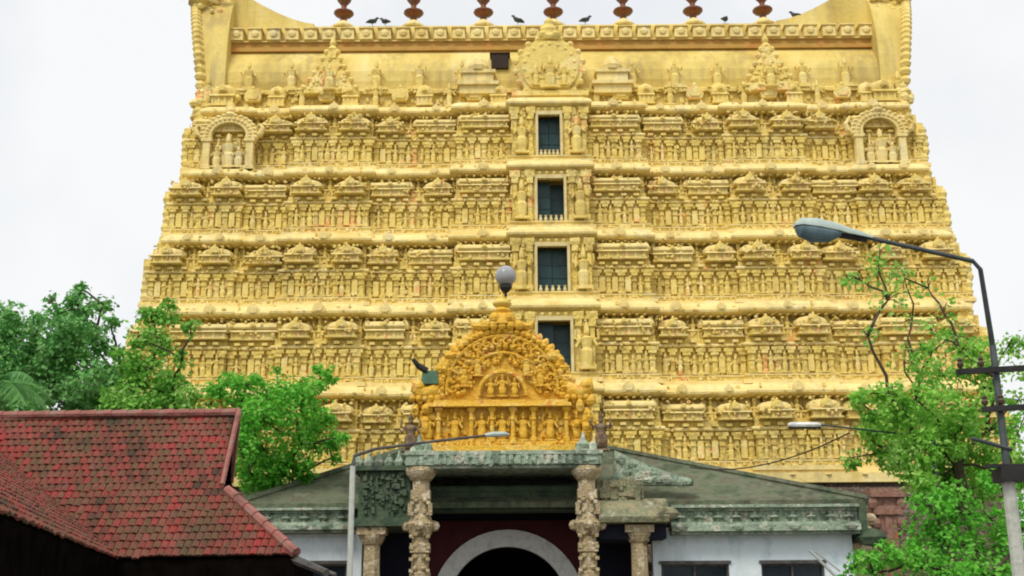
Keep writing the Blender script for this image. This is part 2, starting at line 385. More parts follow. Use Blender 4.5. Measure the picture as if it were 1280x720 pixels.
names = ['lowest', 'second', 'third', 'fourth', 'topmost']
for t in range(5):
    z0, z1 = ZL[t], ZL[t+1]; H = z1-z0; yf = YF[t]; hw = HW[t]
    m = storey(t)
    carv = MB()                                        # relief carved on this storey's faces
    top_t = (t == 4)
    for xa, xb, off in bay_spans(hw, EX[t]):
        y = yf-off; centre = (xa < 0 < xb); wd = xb-xa
        A, B = CX+xa, CX+xb
        A2, B2 = max(A, CX-hw+.95), min(B, CX+hw+EX[t]-.95)
        if not centre:
            n = max(2, int(round(wd/.62)))
            zb, hb = z0+.12*H, .315*H
            for i in range(n+1):
                x = A+.16+(wd-.32)*i/n
                pilaster(m, x, y, zb, hb, .17 if i % 2 else .22)
            for i in range(n):
                x = A+.16+(wd-.32)*(i+.5)/n
                if rnd.random() < .7:
                    carv.merge(figure(.86*hb*rnd.uniform(.7,1), rnd.randint(1,2), rnd.randint(0,99), rnd.uniform(.8,1.35)), Matrix.Translation((x+rnd.uniform(-.06,.06), y-.1, zb+.02)) @ Matrix.Rotation(rnd.uniform(-.5,.5), 4, 'Z'))
                else: carv.box(x-.13, x+.13, y-.1, y+.03, zb+.1, zb+hb*.7)
                carv.box(x-.12, x+.12, y-.31, y-.02, z0+.495*H, z0+.525*H)
            clutter(carv, A+.05, B-.05, y, zb, zb+hb, int(wd*16))
            clutter(carv, A+.05, B-.05, y-.14, z0+.057*H, z0+.085*H, int(wd*9), .06, .14)
            clutter(carv, A+.05, B-.05, y-.15, z0+.45*H, z0+.485*H, int(wd*7), .05, .10)
            # upper row in the recess
            clutter(carv, A2+.05, B2-.05, y+.54, z0+.68*H, z0+.82*H, int(wd*16), .08, .26)
            clutter(carv, A+.05, B-.05, y+.13, z0+.57*H, z0+.64*H, int(wd*10), .05, .14)
            for i in range(int(wd/.3)): carv.box(A+.12+i*.3, A+.2+i*.3, y+.06, y+.16, z0+.566*H, z0+.644*H)
            nn = int(wd/.9)
            for i in range(nn+1):
                x = A+.1+(wd-.2)*i/max(1, nn); carv.box(x-.08, x+.08, y+.33, y+.56, z0+.68*H, z0+.823*H)
            clutter(carv, A2+.05, B2-.05, y-.27, z0+.862*H, z0+.89*H, int(wd*1.5), .05, .1, 0)
            clutter(carv, A2+.05, B2-.05, y-.15, z0+.90*H, z0+.95*H, int(wd*1.2), .08, .2, 0)
            # kudu ornaments on the cornice
            nk = max(1, int(wd/1.9))
            for i in range(nk):
                x = A2+(B2-A2)*(i+.5)/nk; kudu(m, x, y-.18, z0+.91*H, rnd.uniform(.2, .28))
            for i in range(int(wd/.33)):
                x = A+.2+i*.33
                if x < A2 or x > B2: continue
                m.box(x-.06, x+.06, y-.1, y+.3, z0+.81*H, z0+.829*H, 0)
            # small dentils along the top lip
        else:
            for s in (-1, 1):
                xw = CX+s*(WX[t]+.30)
                pilaster(m, xw+s*.02, y, z0+.12*H, .70*H, .18)
                pilaster(m, CX+s*1.62, y, z0+.12*H, .70*H, .2)
                xm = (xw+CX+s*1.62)/2
                fig_obj_loc = (xm+s*.05, y-.16, z0+.14*H)
                carv.merge(figure(.50*H, 2, 31+t, 1.1), Matrix.Translation(fig_obj_loc))
                clutter(carv, min(xw, CX+s*1.6), max(xw, CX+s*1.6), y, z0+.14*H, z0+.82*H, 40, .06, .16)
            for sw in (-1, 1):
                xa2, xb2 = sorted((CX+sw*(WX[t]+.12), CX+sw*1.7)); clutter(carv, xa2, xb2, y, z0+.66*H, z0+.82*H, 22, .08, .2)
            for i in range(10): carv.blob((A+.25+i*.335, y-.02, z0+.79*H), (.12,.12,.12), 0, 6, 4)
    if top_t:
        pass
    st = m.build('storey', [GOLD_WALL, GOLD_CREAM], tower)
    carv.build('relief_carving', GOLD_FIG, st, smooth=False)['kind'] = 'stuff'
    # miniature shrines on the ledge, small standing figures between them
    zl = z0+.562*H; hs = .245*H
    q = random.Random(50+t); led = MB()
    for sgn in (-1, 1):
        for (x0, x1, off) in BAYS[1:]:
            x1 = hw if x1 is None else x1; wd = x1-x0; y = yf-off+.22
            if wd < 2.3: items = [('k', wd*.72), ('f', .3)]
            elif wd < 3.2: items = [('s', wd*.84)]
            elif wd < 3.85: items = [('k', 1.35), ('f', .4), ('k', 1.35)]
            elif wd < 4.1: items = [('s', 1.75), ('f', .4), ('k', 1.3)]
            else: items = [('k', 1.4), ('f', .4), ('s', 2.3)]
            if wd > 2.3 and (t+len(items)) % 2 == 0: items = items[::-1]
            if wd < 2.3 and t % 2: items = [('s', wd*.9)]
            tot = sum(i[1] for i in items); gap = (wd-tot)/(len(items)+1); x = x0+gap
            for kind, w_ in items:
                xc = CX+sgn*(x+w_/2)
                if kind == 'f': fig_obj(st, (xc, y-.05, zl), round(hs*.95, 1), q.randint(0, 3))
                else:
                    so_ = shrine_obj(st, (xc+q.uniform(-.06,.06), y+q.uniform(-.05,.06), zl), kind, round(w_, 1), hs); so_.scale = (q.uniform(.93,1.08), 1, q.uniform(.88,1.04))
                    for _ in range(int(w_*12)):
                        led.blob((xc+q.uniform(-.52,.52)*w_, y-q.uniform(.40,.62)*(w_ if kind == 'k' else 1.0), zl+hs*q.uniform(.05,.9)), (q.uniform(.04,.1), q.uniform(.05,.12), q.uniform(.04,.1)), 0, 6, 3)
                x += w_+gap
            for xx in (x0+gap*.45, x1-gap*.45):
                fig_obj(st, (CX+sgn*xx, y+.0, zl), round(hs*.85, 1), q.randint(0, 3))
    led.build('ledge_carving', GOLD_FIG, st)['kind'] = 'stuff'
    # window: frame, shutter set back in the opening, little balusters on the sill
    yc = yf-BAYS[0][2]; wx = WX[t]; zs, zh = z0+.13*H, z0+.77*H
    fr = MB(); fw = .10
    fr.box(CX-wx-fw, CX-wx+.02, yc-.12, yc+.15, zs-.05, zh-.02); fr.box(CX+wx-.02, CX+wx+fw, yc-.12, yc+.15, zs-.05, zh-.02)
    fr.box(CX-wx+.021, CX+wx-.021, yc-.1, yc+.15, zh-.2, zh-.021)
    fr.box(CX-wx-.2, CX+wx+.2, yc-.14, yc-.02, zs-.12, zs-.052)
    for i in range(5):
        x = CX-wx+.15+(2*wx-.3)*i/4; fr.lathe([(.06,0),(.09,.1),(.04,.2),(.07,.28)], (x, yc-.08, zs-.05), 6)
    wf = fr.build('window_frame', FRAME, st)
    sh = MB()
    sh.box(CX-wx-.01, CX-.012, yc+.5, yc+.55, zs, zh-.19); dl = (0, .3, .06, .35, 0)[t]; sh.box(CX+.012, CX+wx+.01, yc+.5+dl, yc+.55+dl, zs, zh-.19)
    for i in range(4):
        zz = zs+.15+(zh-zs-.5)*i/3; sh.box(CX-wx, CX-.03, yc+.47, yc+.499, zz, zz+.06); sh.box(CX+.03, CX+wx, yc+.47+dl, yc+.499+dl, zz, zz+.06)
    sh.build('window_shutter', TEAL, st)

# corner guardians on the top storey and jagged corner finials on each edge
for t in range(5):
    z0 = ZL[t]; H = ZL[t+1]-z0
    for s in (-1, 1):
        m = MB(); x = CX+s*(HW[t]+.05)+(EX[t] if s > 0 else 0)
        for i in range(9):
            zz = z0+H*(.05+.1*i); dx = 0 if i < 6 else -.6
            m.blob((x+s*(dx+rnd.uniform(-.02,.12)), YF[t]-.15, zz), (.24, .22, .26), 0, 6, 4)
        m.box(x-s*.75-.35, x-s*.75+.35, YF[t]-.2, YF[t]+.1, z0+.55*H, z0+.95*H); m.box(x-.22, x+.1, YF[t]-.18, YF[t]+.1, z0+.02*H, z0+.66*H)
        m.build('corner_carving', GOLD_FIG, tower)

# base moulding under the gold storeys, then the granite plinth
b = MB(); zb = ez(606, 49.6, 690)
b.box(CX-19.0, CX+19.0, 49.35, 64.6, zb, ZL[0]-.12)
b.box(CX-18.8, CX+18.8, 49.55, 64.4, ZL[0]-.119, ZL[0]-.005)
for i in range(24): b.lathe([(.13,0),(.13,.05)], (CX-17+i*1.48, 49.36, zb+.3), 6)
b.build('base_moulding', GOLD_CREAM, tower)
gp = MB()
gp.box(CX-18.7, CX-2.6, 49.75, 64.2, 0, zb-.004); gp.box(CX+2.0, CX+18.7, 49.75, 64.2, 0, zb-.004); gp.box(CX-2.6+.002, CX+2.0-.002, 49.75, 64.2, 4.6, zb-.004)
for i in range(20):
    x = CX-18.2+i*1.9
    if abs(x-CX) > 3: pilaster(gp, x, 49.75, 1.5, zb-2.2, .4)
gp.box(CX-18.9, CX+18.9, 49.45, 49.749, zb-.62, zb-.2); gp.box(CX-18.9, CX-2.6, 49.4, 49.749, 0, 1.4); gp.box(CX+2.0, CX+18.9, 49.4, 49.749, 0, 1.4)
for i in range(160):
    x = CX+rnd.choice((-1,1))*rnd.uniform(3, 18.4); gp.blob((x, 49.7, rnd.uniform(1.6, zb-.8)), (rnd.uniform(.1,.3), .2, rnd.uniform(.1,.35)), 0, 6, 4)
gp.build('granite_plinth', GRANITE, tower)

# barrel roof with upturned ends
ZT = ZL[5]; RY = 56.6
def zz(py, Y): return ez(py, Y, 690)
prof = [(53.3, ZT-.35), (53.3, ZT+.05), (53.62, ZT+.08), (53.62, zz(118, 53.7)), (53.42, zz(116, 53.5)), (53.42, zz(112, 53.5)), (53.75, zz(110, 53.75)),
        (53.68, zz(100, 53.7)), (53.72, zz(88, 53.8)), (53.9, zz(78, 53.9)), (54.15, zz(71, 54.1)), (54.5, zz(65, 54.4)), (54.75, zz(61, 54.7))]
half = 15.7; HR = 16.25                               # left and right half lengths
m = MB()
pr = prof+[(54.9, zz(52, 54.8)), (54.9, zz(33, 54.9)), (55.2, zz(31, 55.2))]
full = pr+[(2*RY-y, z) for y, z in reversed(pr)]
k = len(full); vs = []; xs = [CX-half, CX+HR]
for x in xs: vs += [(x, y, z) for y, z in full]
m.add(vs, [tuple(range(k-1,-1,-1)), tuple(range(k, 2*k))]+[(i, (i+1) % k, k+(i+1) % k, k+i) for i in range(k)])
roof = m.build('barrel_roof', GOLD_ROOF, tower)
m = MB()
m.box(CX-half-.1, CX+HR+.1, 54.45, 54.89, zz(62, 54.5), zz(57.5, 54.5)); m.box(CX-half-.1, CX+HR+.1, 54.6, 54.89, zz(57.4, 54.6), zz(50, 54.6))
m.build('ridge_band', BAND, roof)
m = MB(); nb = 34
for i in range(nb+1):
    x = CX-half+.25+(HR+half-.5)*i/nb; zA, zB = zz(48.5, 54.5), zz(34, 54.5)
    m.box(x-.33, x+.33, 54.35, 54.895, zA, zB-.06, 0, .04); m.box(x-.36, x+.36, 54.3, 54.895, zB-.059, zB)
    m.blob((x, 54.33, (zA+zB)/2), (.2, .08, .2), 0, 8, 4)
m.box(CX-half, CX+HR, 54.5, 54.89, zz(49.9, 54.5), zz(48.6, 54.5))
m.build('ridge_frieze', GOLD_CREAM, roof)
zr = pr[-1][1]
for s in (-1, 1):                                       # rising crests at both ends
    m = MB(); N = 12; vs = []
    for i in range(N+1):
        x = 11.7+(16.0+(.5 if s > 0 else 0)-11.7)*i/N; h = .02+2.2*((x-11.7)/4.3)**1.5
        for y in (54.95, 58.2): vs += [(CX+s*x, y, zr-.3), (CX+s*x, y+.0, zr+h)]
    fs = []
    for i in range(N):
        a = i*4; c = a+4; fs += [(a, c, c+1, a+1), (a+2, a+3, c+3, c+2), (a+1, c+1, c+3, a+3)]
    fs += [(0,1,3,2), (N*4, N*4+2, N*4+3, N*4+1)]
    m.add(vs, fs); m.build('ridge_crest', GOLD_ROOF, roof)
m = MB()                                              # parapet of small gables and figures along the foot of the roof
yl = 53.35
for i in range(27):
    x = CX-15.4+30.8*i/26
    if abs(x-CX) < 2: continue
    if i % 3 == 1: kudu(m, x, yl, ZT+.65, .42, 0)
    elif i % 3 == 2: m.merge(kuta(.8, 1.2), Matrix.Translation((x, yl+.1, ZT+.06)), 0)
    else: m.merge(figure(1.15, 2, i), Matrix.Translation((x, yl, ZT+.06)))
clutter(m, CX-15.5, CX+15.5, 53.63, ZT+.1, ZT+.75, 500, .08, .22)
clutter(m, CX-15.5, CX+15.5, 53.42, zz(116, 53.5), zz(112.5, 53.5), 160, .06, .12)
for i in range(15):                                     # seated figures against the vault
    x = CX-14.5+29*i/14
    if abs(x-CX) < 2.2: continue
    m.merge(figure(1.35, 1, i+40, 1.2), Matrix.Translation((x, 53.5, zz(110, 53.6))))
    m.box(x-.55, x+.55, 53.35, 53.72, zz(110, 53.6)-.12, zz(110, 53.6))
m.build('roof_parapet', GOLD_FIG, roof)
for xx in (-3.35, 3.15):                                # stepped shoulders beside the medallion
    m = MB(); m.box(CX+xx-.9, CX+xx+.9, 53.1, 53.75, zz(118, 53.3), zz(108, 53.3)); m.box(CX+xx-1.0, CX+xx+1.0, 52.95, 53.75, zz(107.9, 53.3), zz(104, 53.3))
    m.box(CX+xx-.75, CX+xx+.75, 53.2, 53.8, zz(103.9, 53.3), zz(92, 53.3)); m.box(CX+xx-.85, CX+xx+.85, 53.1, 53.8, zz(91.9, 53.3), zz(88, 53.3))
    m.lathe([(.5,0),(.55,.2),(.35,.6),(.08,.8)], (CX+xx, 53.5, zz(87.9, 53.3)), 10)
    m.build('roof_shoulder', GOLD_CREAM, roof)
d = MB(); p = at(625, 76, 54.1)
d.box(p.x-.42, p.x+.42, 53.55, 54.6, zz(85, 53.6), zz(67, 53.6)); d.box(p.x-.5, p.x+.5, 53.5, 54.2, zz(66.9, 53.6), zz(66, 53.6))
d.build('attic_opening', DARKBROWN, roof)

def nasi(x, y, zc, r, name, parent, peak, flames=15, mt=GOLD_FIG):   # round flame-edged gable ornament
    m = MB()
    for rr, y0 in ((1.0, .0), (.86, -.12), (.66, -.05), (.5, -.16)):
        pts = [(x+r*rr*cos(R(-52)+R(284)*i/22), zc+r*rr*sin(R(-52)+R(284)*i/22)) for i in range(23)]
        m.prism(pts, y+y0, y+.5)
    for i in range(flames):
        a = R(-45)+R(270)*i/(flames-1); c_ = Vector((x+r*1.02*cos(a), y+.1, zc+r*1.02*sin(a)))
        m.blob(c_, r*.11, 0, 7, 4); m.blob((x+r*.76*cos(a), y-.06, zc+r*.76*sin(a)), r*.08, 0, 6, 4)
    m.merge(figure(r*.95, 2, 5, 1.3), Matrix.Translation((x, y-.22, zc-r*.72)))
    for s in (-1, 1): m.merge(figure(r*.65, 1, 7), Matrix.Translation((x+s*r*.42, y-.18, zc-r*.62)))
    m.lathe([(r*.34,0),(r*.42,r*.1),(r*.25,r*.25),(r*.3,r*.38),(r*.14,r*.55),(r*.16,r*.65),(r*.02,r*peak)], (x, y+.15, zc+r*.93), 9, sy=.6)
    for s in (-1, 1): m.blob((x+s*r*.2, y-.05, zc+r*1.1), r*.13, 0, 7, 4)
    m.box(x-r*1.15, x+r*1.15, y-.2, y+.4, zc-r*.95, zc-r*.80); m.box(x-r*1.0, x+r*1.0, y-.1, y+.4, zc-r*1.15, zc-r*.951)
    return m.build(name, mt, parent)
pc = at(687, 87, 53.2); nasi(pc.x, 53.0, pc.z, 1.6, 'gable_medallion', roof, .8)
for px in (413, 962):
    x = at(px, 100, 53.3).x; z = zz(116, 53.3)
    m = MB()
    for i, (w_, h0, h1) in enumerate(((1.25,0,.35),(1.0,.35,.8),(.8,.8,1.2),(.62,1.2,1.55),(.42,1.55,2.0),(.26,2.0,2.4))):
        m.box(x-w_, x+w_, 53.1+.07*i, 54.2, z+h0, z+h1-.003, 0, .05)
        clutter(m, x-w_+.1, x+w_-.1, 53.12+.07*i, z+h0, z+h1, 14, .1, .25)
        for s in (-1, 1): m.blob((x+s*w_, 53.2+.07*i, z+h1-.05), .16, 0, 7, 4)
    m.merge(figure(1.3, 2, 3, 1.3), Matrix.Translation((x, 52.98, z+.1)))
    m.lathe([(.22,0),(.3,.15),(.12,.35),(.18,.5),(.02,.9)], (x, 53.7, z+2.39), 8)
    m.build('gable_ornament', GOLD_FIG, roof)

# end gables: thick horseshoe plates with a rope edge and a horn at the top
for s in (-1, 1):
    hf = HR if s > 0 else half
    m = MB(); xa, xb = (hf-.05, hf+1.0); N = 26
    ctr_y = RY; pts = []
    za = zz(120, 53.5); ztop = zr+2.1
    for i in range(N+1):
        u = i/N; a = pi*u                              # from front foot over the top to back foot
        yy = ctr_y-cos(a)*(3.15+.35*sin(a)**2*0); zq = za+(ztop-za)*sin(a)**.8
        pts.append((yy, zq))
    vs = []
    for x in (xa, xb): vs += [(CX+s*(x+(.12 if x == xa else 1.0)*1.15*max(0,(z-za)/(ztop-za))**1.3), y, z) for y, z in pts]
    n = len(pts)
    fs = [tuple(range(n)), tuple(range(2*n-1, n-1, -1))]+[(i, n+i, n+(i+1) % n, (i+1) % n) for i in range(n)]
    m.add(vs, fs)
    m.build('end_gable', GOLD_ROOF, roof)
    m = MB()
    for i in range(60):
        u = i/59; a = pi*u; yy = ctr_y-cos(a)*3.2; zq = za+(ztop-za)*sin(a)**.8
        m.blob((CX+s*(xb+.05+1.15*max(0,(zq-za)/(ztop-za))**1.3), yy, zq), (.28, .26, .26), 0, 6, 4)
    xb += 1.3
    for i in range(7):                                  # yali-faced horn
        u = i/6; m.blob((CX+s*(xb-.55+.9*u**1.5), 54.6+.2*u, ztop-1.0+.35*i), (.62-.05*i, .7, .42), 0, 8, 5)
    m.blob((CX+s*(xb+.35), 54.5, ztop-.55), (.45,.4,.3), 0, 8, 5); m.blob((CX+s*(xb+.75), 54.45, ztop-.35), (.3,.2,.22), 0, 6, 4)
    for i in range(40):
        m.blob((CX+s*rnd.uniform(xa+.3, xb-.25), rnd.uniform(54.2, 54.7), rnd.uniform(ztop-2.2, ztop+.3)), rnd.uniform(.1,.25), 0, 6, 4)
    xb -= 1.3
    for i in range(16): m.blob((CX+s*(xb+rnd.uniform(-.5,.3)), 53.4+rnd.uniform(-.2,.3), ZT+rnd.uniform(-.5,.7)), (rnd.uniform(.16,.3),.25,rnd.uniform(.16,.3)), 0, 7, 4)
    m.merge(figure(1.5, 2, 60), Matrix.Translation((CX+s*(xb-.3), 53.3, ZT+.1)))
    m.merge(kuta(1.2, 1.3), Matrix.Translation((CX+s*(xb-1.1), 53.5, ZT+.05)), 0)
    for i in range(26): m.blob((CX+s*rnd.uniform(xb-1.8, xb+.2), 53.35, ZT+rnd.uniform(.1, 1.1)), rnd.uniform(.1,.24), 0, 6, 4)
    m.build('end_horn', GOLD_FIG, roof)
    x = CX+s*15.0+(.5 if s > 0 else 0); y = YF[4]-.55; z = ZL[4]-.04      # big pale arched niche with figures at the top corner
    m = MB(); N = 20; r1, r2, zc_ = 1.25, .82, z+2.05
    for i in range(N):
        a0, a1 = R(-12+204*i/N), R(-12+204*(i+1)/N)
        q_ = [(r, a, yy) for yy in (y-.28, y+.1) for r, a in ((r2, a0), (r1, a0), (r1, a1), (r2, a1))]
        m.add([(x+r*cos(a), yy, zc_+r*.9*sin(a)) for r, a, yy in q_], [(0,1,2,3), (7,6,5,4), (1,5,6,2), (0,3,7,4), (0,4,5,1), (3,2,6,7)])
    for i in range(17):
        a = R(-8+196*i/16); m.blob((x+1.28*cos(a), y-.16, zc_+1.16*sin(a)), (.15,.2,.15), 0, 7, 4); m.blob((x+1.04*cos(a), y-.3, zc_+.94*sin(a)), (.09,.07,.09), 0, 6, 4)
    for sg in (-1, 1):
        m.box(x+sg*1.03-.17, x+sg*1.03+.17, y-.26, y+.1, z, zc_-.22); m.box(x+sg*1.03-.25, x+sg*1.03+.25, y-.32, y+.1, zc_-.4, zc_-.2); m.box(x+sg*1.03-.24, x+sg*1.03+.24, y-.34, y+.1, z, z+.2)
        m.tube([(x+sg*1.2, y-.1, zc_-.1), (x+sg*1.5, y-.15, zc_+.05), (x+sg*1.62, y-.18, zc_+.4), (x+sg*1.45, y-.18, zc_+.62), (x+sg*1.3, y-.18, zc_+.45)], [.14,.15,.13,.1,.05], 7)
    m.lathe([(.3,0),(.36,.12),(.18,.3),(.22,.42),(.03,.8)], (x, y-.05, zc_+1.1), 9)
    m.merge(figure(1.9, 2, 61, 1.35), Matrix.Translation((x, y-.12, z+.1)))
    for sg in (-1, 1): m.merge(figure(1.25, 1, 62+sg, 1.2), Matrix.Translation((x+sg*.52, y-.2, z+.1)))
    c_ = Vector((x, y, z)); m.v = [tuple(c_+Vector(((v[0]-x)*.98, v[1]-y, (v[2]-z)*.84))) for v in m.v]
    m.build('corner_niche', GOLD_CREAM, tower)

# seven copper finials along the ridge
fp = MB()
fp.lathe([(.62,0),(.66,.1),(.5,.22),(.32,.4),(.2,.5)], (0,0,0), 14, 1)
fp.lathe([(.2,.5),(.15,.66),(.22,.74),(.42,.84),(.52,.95),(.50,1.02),(.26,1.12),(.14,1.25),(.14,1.4),(.34,1.66),(.4,1.85),(.3,2.1),(.12,2.3),(.09,2.5),(.16,2.6),(.05,2.9),(.015,3.3)], (0,0,0), 14, 0)
f0 = None
for i in range(7):
    px = 429.5+87.4*i; x = at(px, 25, 55.6).x
    loc = (x, 55.6, zr-.03)
    if f0 is None:
        f0 = fp.build('finial', [COPPER, GOLD_CREAM], roof, loc=(0,0,0), smooth=True); f0.location = Vector(loc)-WL[roof]; WL[f0] = Vector(loc)
    else: place(f0, roof, loc)

# pigeons on the ridge
def pigeon_mb():
    m = MB(); m.tube([(-.30,0,.10),(-.16,0,.15),(0,0,.2),(.12,0,.24),(.2,0,.33),(.23,0,.4),(.3,0,.42),(.36,0,.40)], [.03,.07,.12,.12,.07,.065,.045,.01], 8)
    for s in (-1,1):
        m.tube([(.02,s*.04,.12),(.03,s*.04,0)], .012, 5); m.tube([(.12,s*.10,.24),(-.1,s*.12,.2),(-.26,s*.06,.14)], [.04,.05,.015], 6)
    return m
pg = None
PIG = [(465, 'left one of the close pair of pigeons between the two leftmost roof finials', .3), (482, 'right one of the close pair of pigeons between the two leftmost roof finials', 2.6), (648, 'grey pigeon on the roof ridge just left of the centre finial', 3.3),
       (731, 'grey pigeon on the roof ridge just right of the centre finial', .2), (906, 'grey pigeon on the ridge between the two rightmost roof finials', 1.0), (1000, 'grey pigeon right of the last finial at the foot of the rising crest', 2.9)]
for px, lab, rz in PIG:
    x = at(px-(4 if px == 1000 else 0), 27, 55.1).x
    if pg is None: pg = pigeon_mb().build('pigeon', FEATHER, smooth=True); o = pg
    else: o = pg.copy(); COL.objects.link(o)
    o.location = (x, 55.1, zr+(.16 if px == 1000 else 0)); o.rotation_euler = (0,0,rz); o.scale = (1.05,)*3
    tag(o, lab, 'pigeon', 'pigeons on the tower ridge')

# ------------------------------------------------------------------ entrance porch with side halls
PX = at(633, 640, 38).x
porch = tag(empty('entrance_porch', (PX, 40, 0)), 'dark stone porch with carved cream columns and a white rimmed archway, flanked by mossy roofs', 'porch')
def xat(px, py, Y): return at(px, py, Y).x
xl, xr = xat(526, 640, 38), xat(734, 640, 38)
def column_mb(z1, r):
    m = MB(); H = z1
    prof = [(1.5,0),(1.5,.35),(1.25,.4),(1.3,.6),(1.0,.7),(1.0,.32*H),(1.35,.33*H),(1.4,.36*H),(1.0,.375*H),(.95,.44*H),(1.15,.45*H),(1.15,.48*H),(.95,.49*H),(.9,.66*H),(1.2,.67*H),(1.45,.70*H),(1.6,.72*H),(1.25,.74*H),(1.0,.77*H),(.95,.93*H),(1.2,.94*H),(1.6,.965*H),(1.75,.98*H),(1.7,H)]
    m.lathe([(a*r, z) for a, z in prof], (0,0,0), 12)
    for zc in (.2, .58, .84):
        m.box(-r*1.05, r*1.05, -r*1.05, r*1.05, zc*H, zc*H+.28)
    for s in (-1,1):
        m.blob((s*r*1.5, 0, .71*H), (r*.6, r*.6, .17)); m.blob((0, s*r*1.5, .71*H), (r*.6, r*.6, .17))
        for k in range(14): m.box(s*r*.9-.06, s*r*.9+.06, -r*1.05-.04, -r*.8, (.1+.055*k)*H, (.1+.055*k)*H+.1); m.blob((s*r*.45, -r*.98, (.12+.055*k)*H), (.09,.06,.08), 0, 6, 4)
        m.box(s*r*1.1-r*.22, s*r*1.1+r*.22, -r*1.3, -r*.8, .76*H, .82*H)
    return m
zcap = ez(585, 38, 530)
c0 = None
for x in (xl, xr):
    if c0 is None:
        c0 = column_mb(zcap, .285).build('column', STONE_COL, porch, loc=(0,0,0)); c0.location = Vector((x,38,0))-WL[porch]; WL[c0] = Vector((x,38,0)); cc = c0
    else: cc = place(c0, porch, (x, 38, 0))
    pn = MB()
    pn.box(x-.32, x+.32, 37.7, 38.3, zcap+.002, zcap+.3); pn.lathe([(.3,.3),(.36,.42),(.2,.55),(.26,.7),(.1,.85),(.03,1.1)], (x-.08, 38, zcap), 8)
    pn.blob((x+.22, 37.85, zcap+.5), (.16,.16,.3)); pn.blob((x-.25, 37.85, zcap+.45), (.14,.14,.22))
    pn.build('pinnacle', MINT, porch)
# roof slab and hidden rear posts
zs0, zs1 = ez(582, 37.7), ez(564, 37.7)
m = MB(); m.box(xl-.45, xr+.45, 37.55, 43.4, zs0+.02, zs1-.12); m.box(xl-.36, xr+.36, 37.64, 43.3, zs0-.08, zs0+.018); m.box(xl-.5, xr+.5, 37.5, 43.45, zs1-.119, zs1)
for i in range(19):
    x = xl+.5+(xr-xl-1)*i/18; m.box(x-.07, x+.07, 37.49, 37.552, zs0+.04, zs1-.14)
for i in range(40): m.blob((rnd.uniform(xl-.3, xr+.3), 37.55, rnd.uniform(zs0+.05, zs1-.05)), (rnd.uniform(.08,.2), .06, rnd.uniform(.05,.12)), 0, 6, 4)
m.build('roof_slab', MINT, porch)
m = MB(); z_a, z_b = ez(640, 39.6), ez(608, 39.6)
m.box(xl, xr, 39.4, 40.0, z_a+.12, z_b); m.box(xl, xr, 39.3, 40.1, z_a, z_a+.118); m.box(xl, xr, 39.34, 39.398, z_b-.18, z_b-.05)
for i in range(8): m.blob((xr-2.6+i*.3, 39.3, z_a+.2), (.13,.1,.1))
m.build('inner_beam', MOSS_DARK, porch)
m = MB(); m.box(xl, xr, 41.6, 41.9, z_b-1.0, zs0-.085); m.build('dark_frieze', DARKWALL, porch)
# arch wall: maroon wall with a real round opening, white rim, dark passage behind
ya = 41.5
ac = at(635, 761, ya); Ro = 97*mpp(ya, 2); Ri = 76*mpp(ya, 2)
m = MB(); zt = z_b-.95; N = 24
def arcp(r, i): a = pi*i/N; return (ac.x+r*cos(a), ac.z+r*sin(a))
for i in range(N):
    (xa_, za_), (xb_, zb_) = arcp(Ri+.02, i), arcp(Ri+.02, i+1)
    m.add([(xa_, ya, za_), (xa_, ya, zt), (xb_, ya, zt), (xb_, ya, zb_)], [(0,1,2,3)])
    m.add([(xa_, ya, za_), (xb_, ya, zb_), (xb_, ya+.6, zb_), (xa_, ya+.6, za_)], [(0,1,2,3)])
m.box(ac.x+Ri+.02, xr+.2, ya, ya+.6, 0, zt); m.box(xl-.2, ac.x-Ri-.02, ya, ya+.6, 0, zt)
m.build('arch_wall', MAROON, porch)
m = MB(); vs = []; fs = []
pts = [(ac.x+Ri, 0)]+[arcp(Ri, i) for i in range(N+1)]+[(ac.x-Ri, 0)]
pto = [(ac.x+Ro, 0)]+[arcp(Ro, i) for i in range(N+1)]+[(ac.x-Ro, 0)]
n = len(pts)
for (a, b_) in zip(pts, pto): vs += [(a[0], ya-.12, a[1]), (b_[0], ya-.12, b_[1]), (b_[0], ya-.002, b_[1]), (a[0], ya+.3, a[1])]
for i in range(n-1):
    a, c = i*4, i*4+4; fs += [(a, a+1, c+1, c), (a+1, a+2, c+2, c+1), (a+3, a, c, c+3)]
m.add(vs, fs); m.build('arch_rim', ARCHGREY, porch)
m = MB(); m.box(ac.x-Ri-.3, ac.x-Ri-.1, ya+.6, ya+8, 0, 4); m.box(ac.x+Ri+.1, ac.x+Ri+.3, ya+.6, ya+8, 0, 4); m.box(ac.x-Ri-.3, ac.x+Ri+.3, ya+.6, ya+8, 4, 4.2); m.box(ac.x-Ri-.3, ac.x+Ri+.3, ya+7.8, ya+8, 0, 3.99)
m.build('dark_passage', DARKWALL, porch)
m = MB(); m.box(xl-3.2, xr+3.4, 37.0, 41.5, 0, .45); m.box(xl-3, xr+3.2, 36.6, 36.999, 0, .28); m.build('porch_floor', GRANITE, porch)
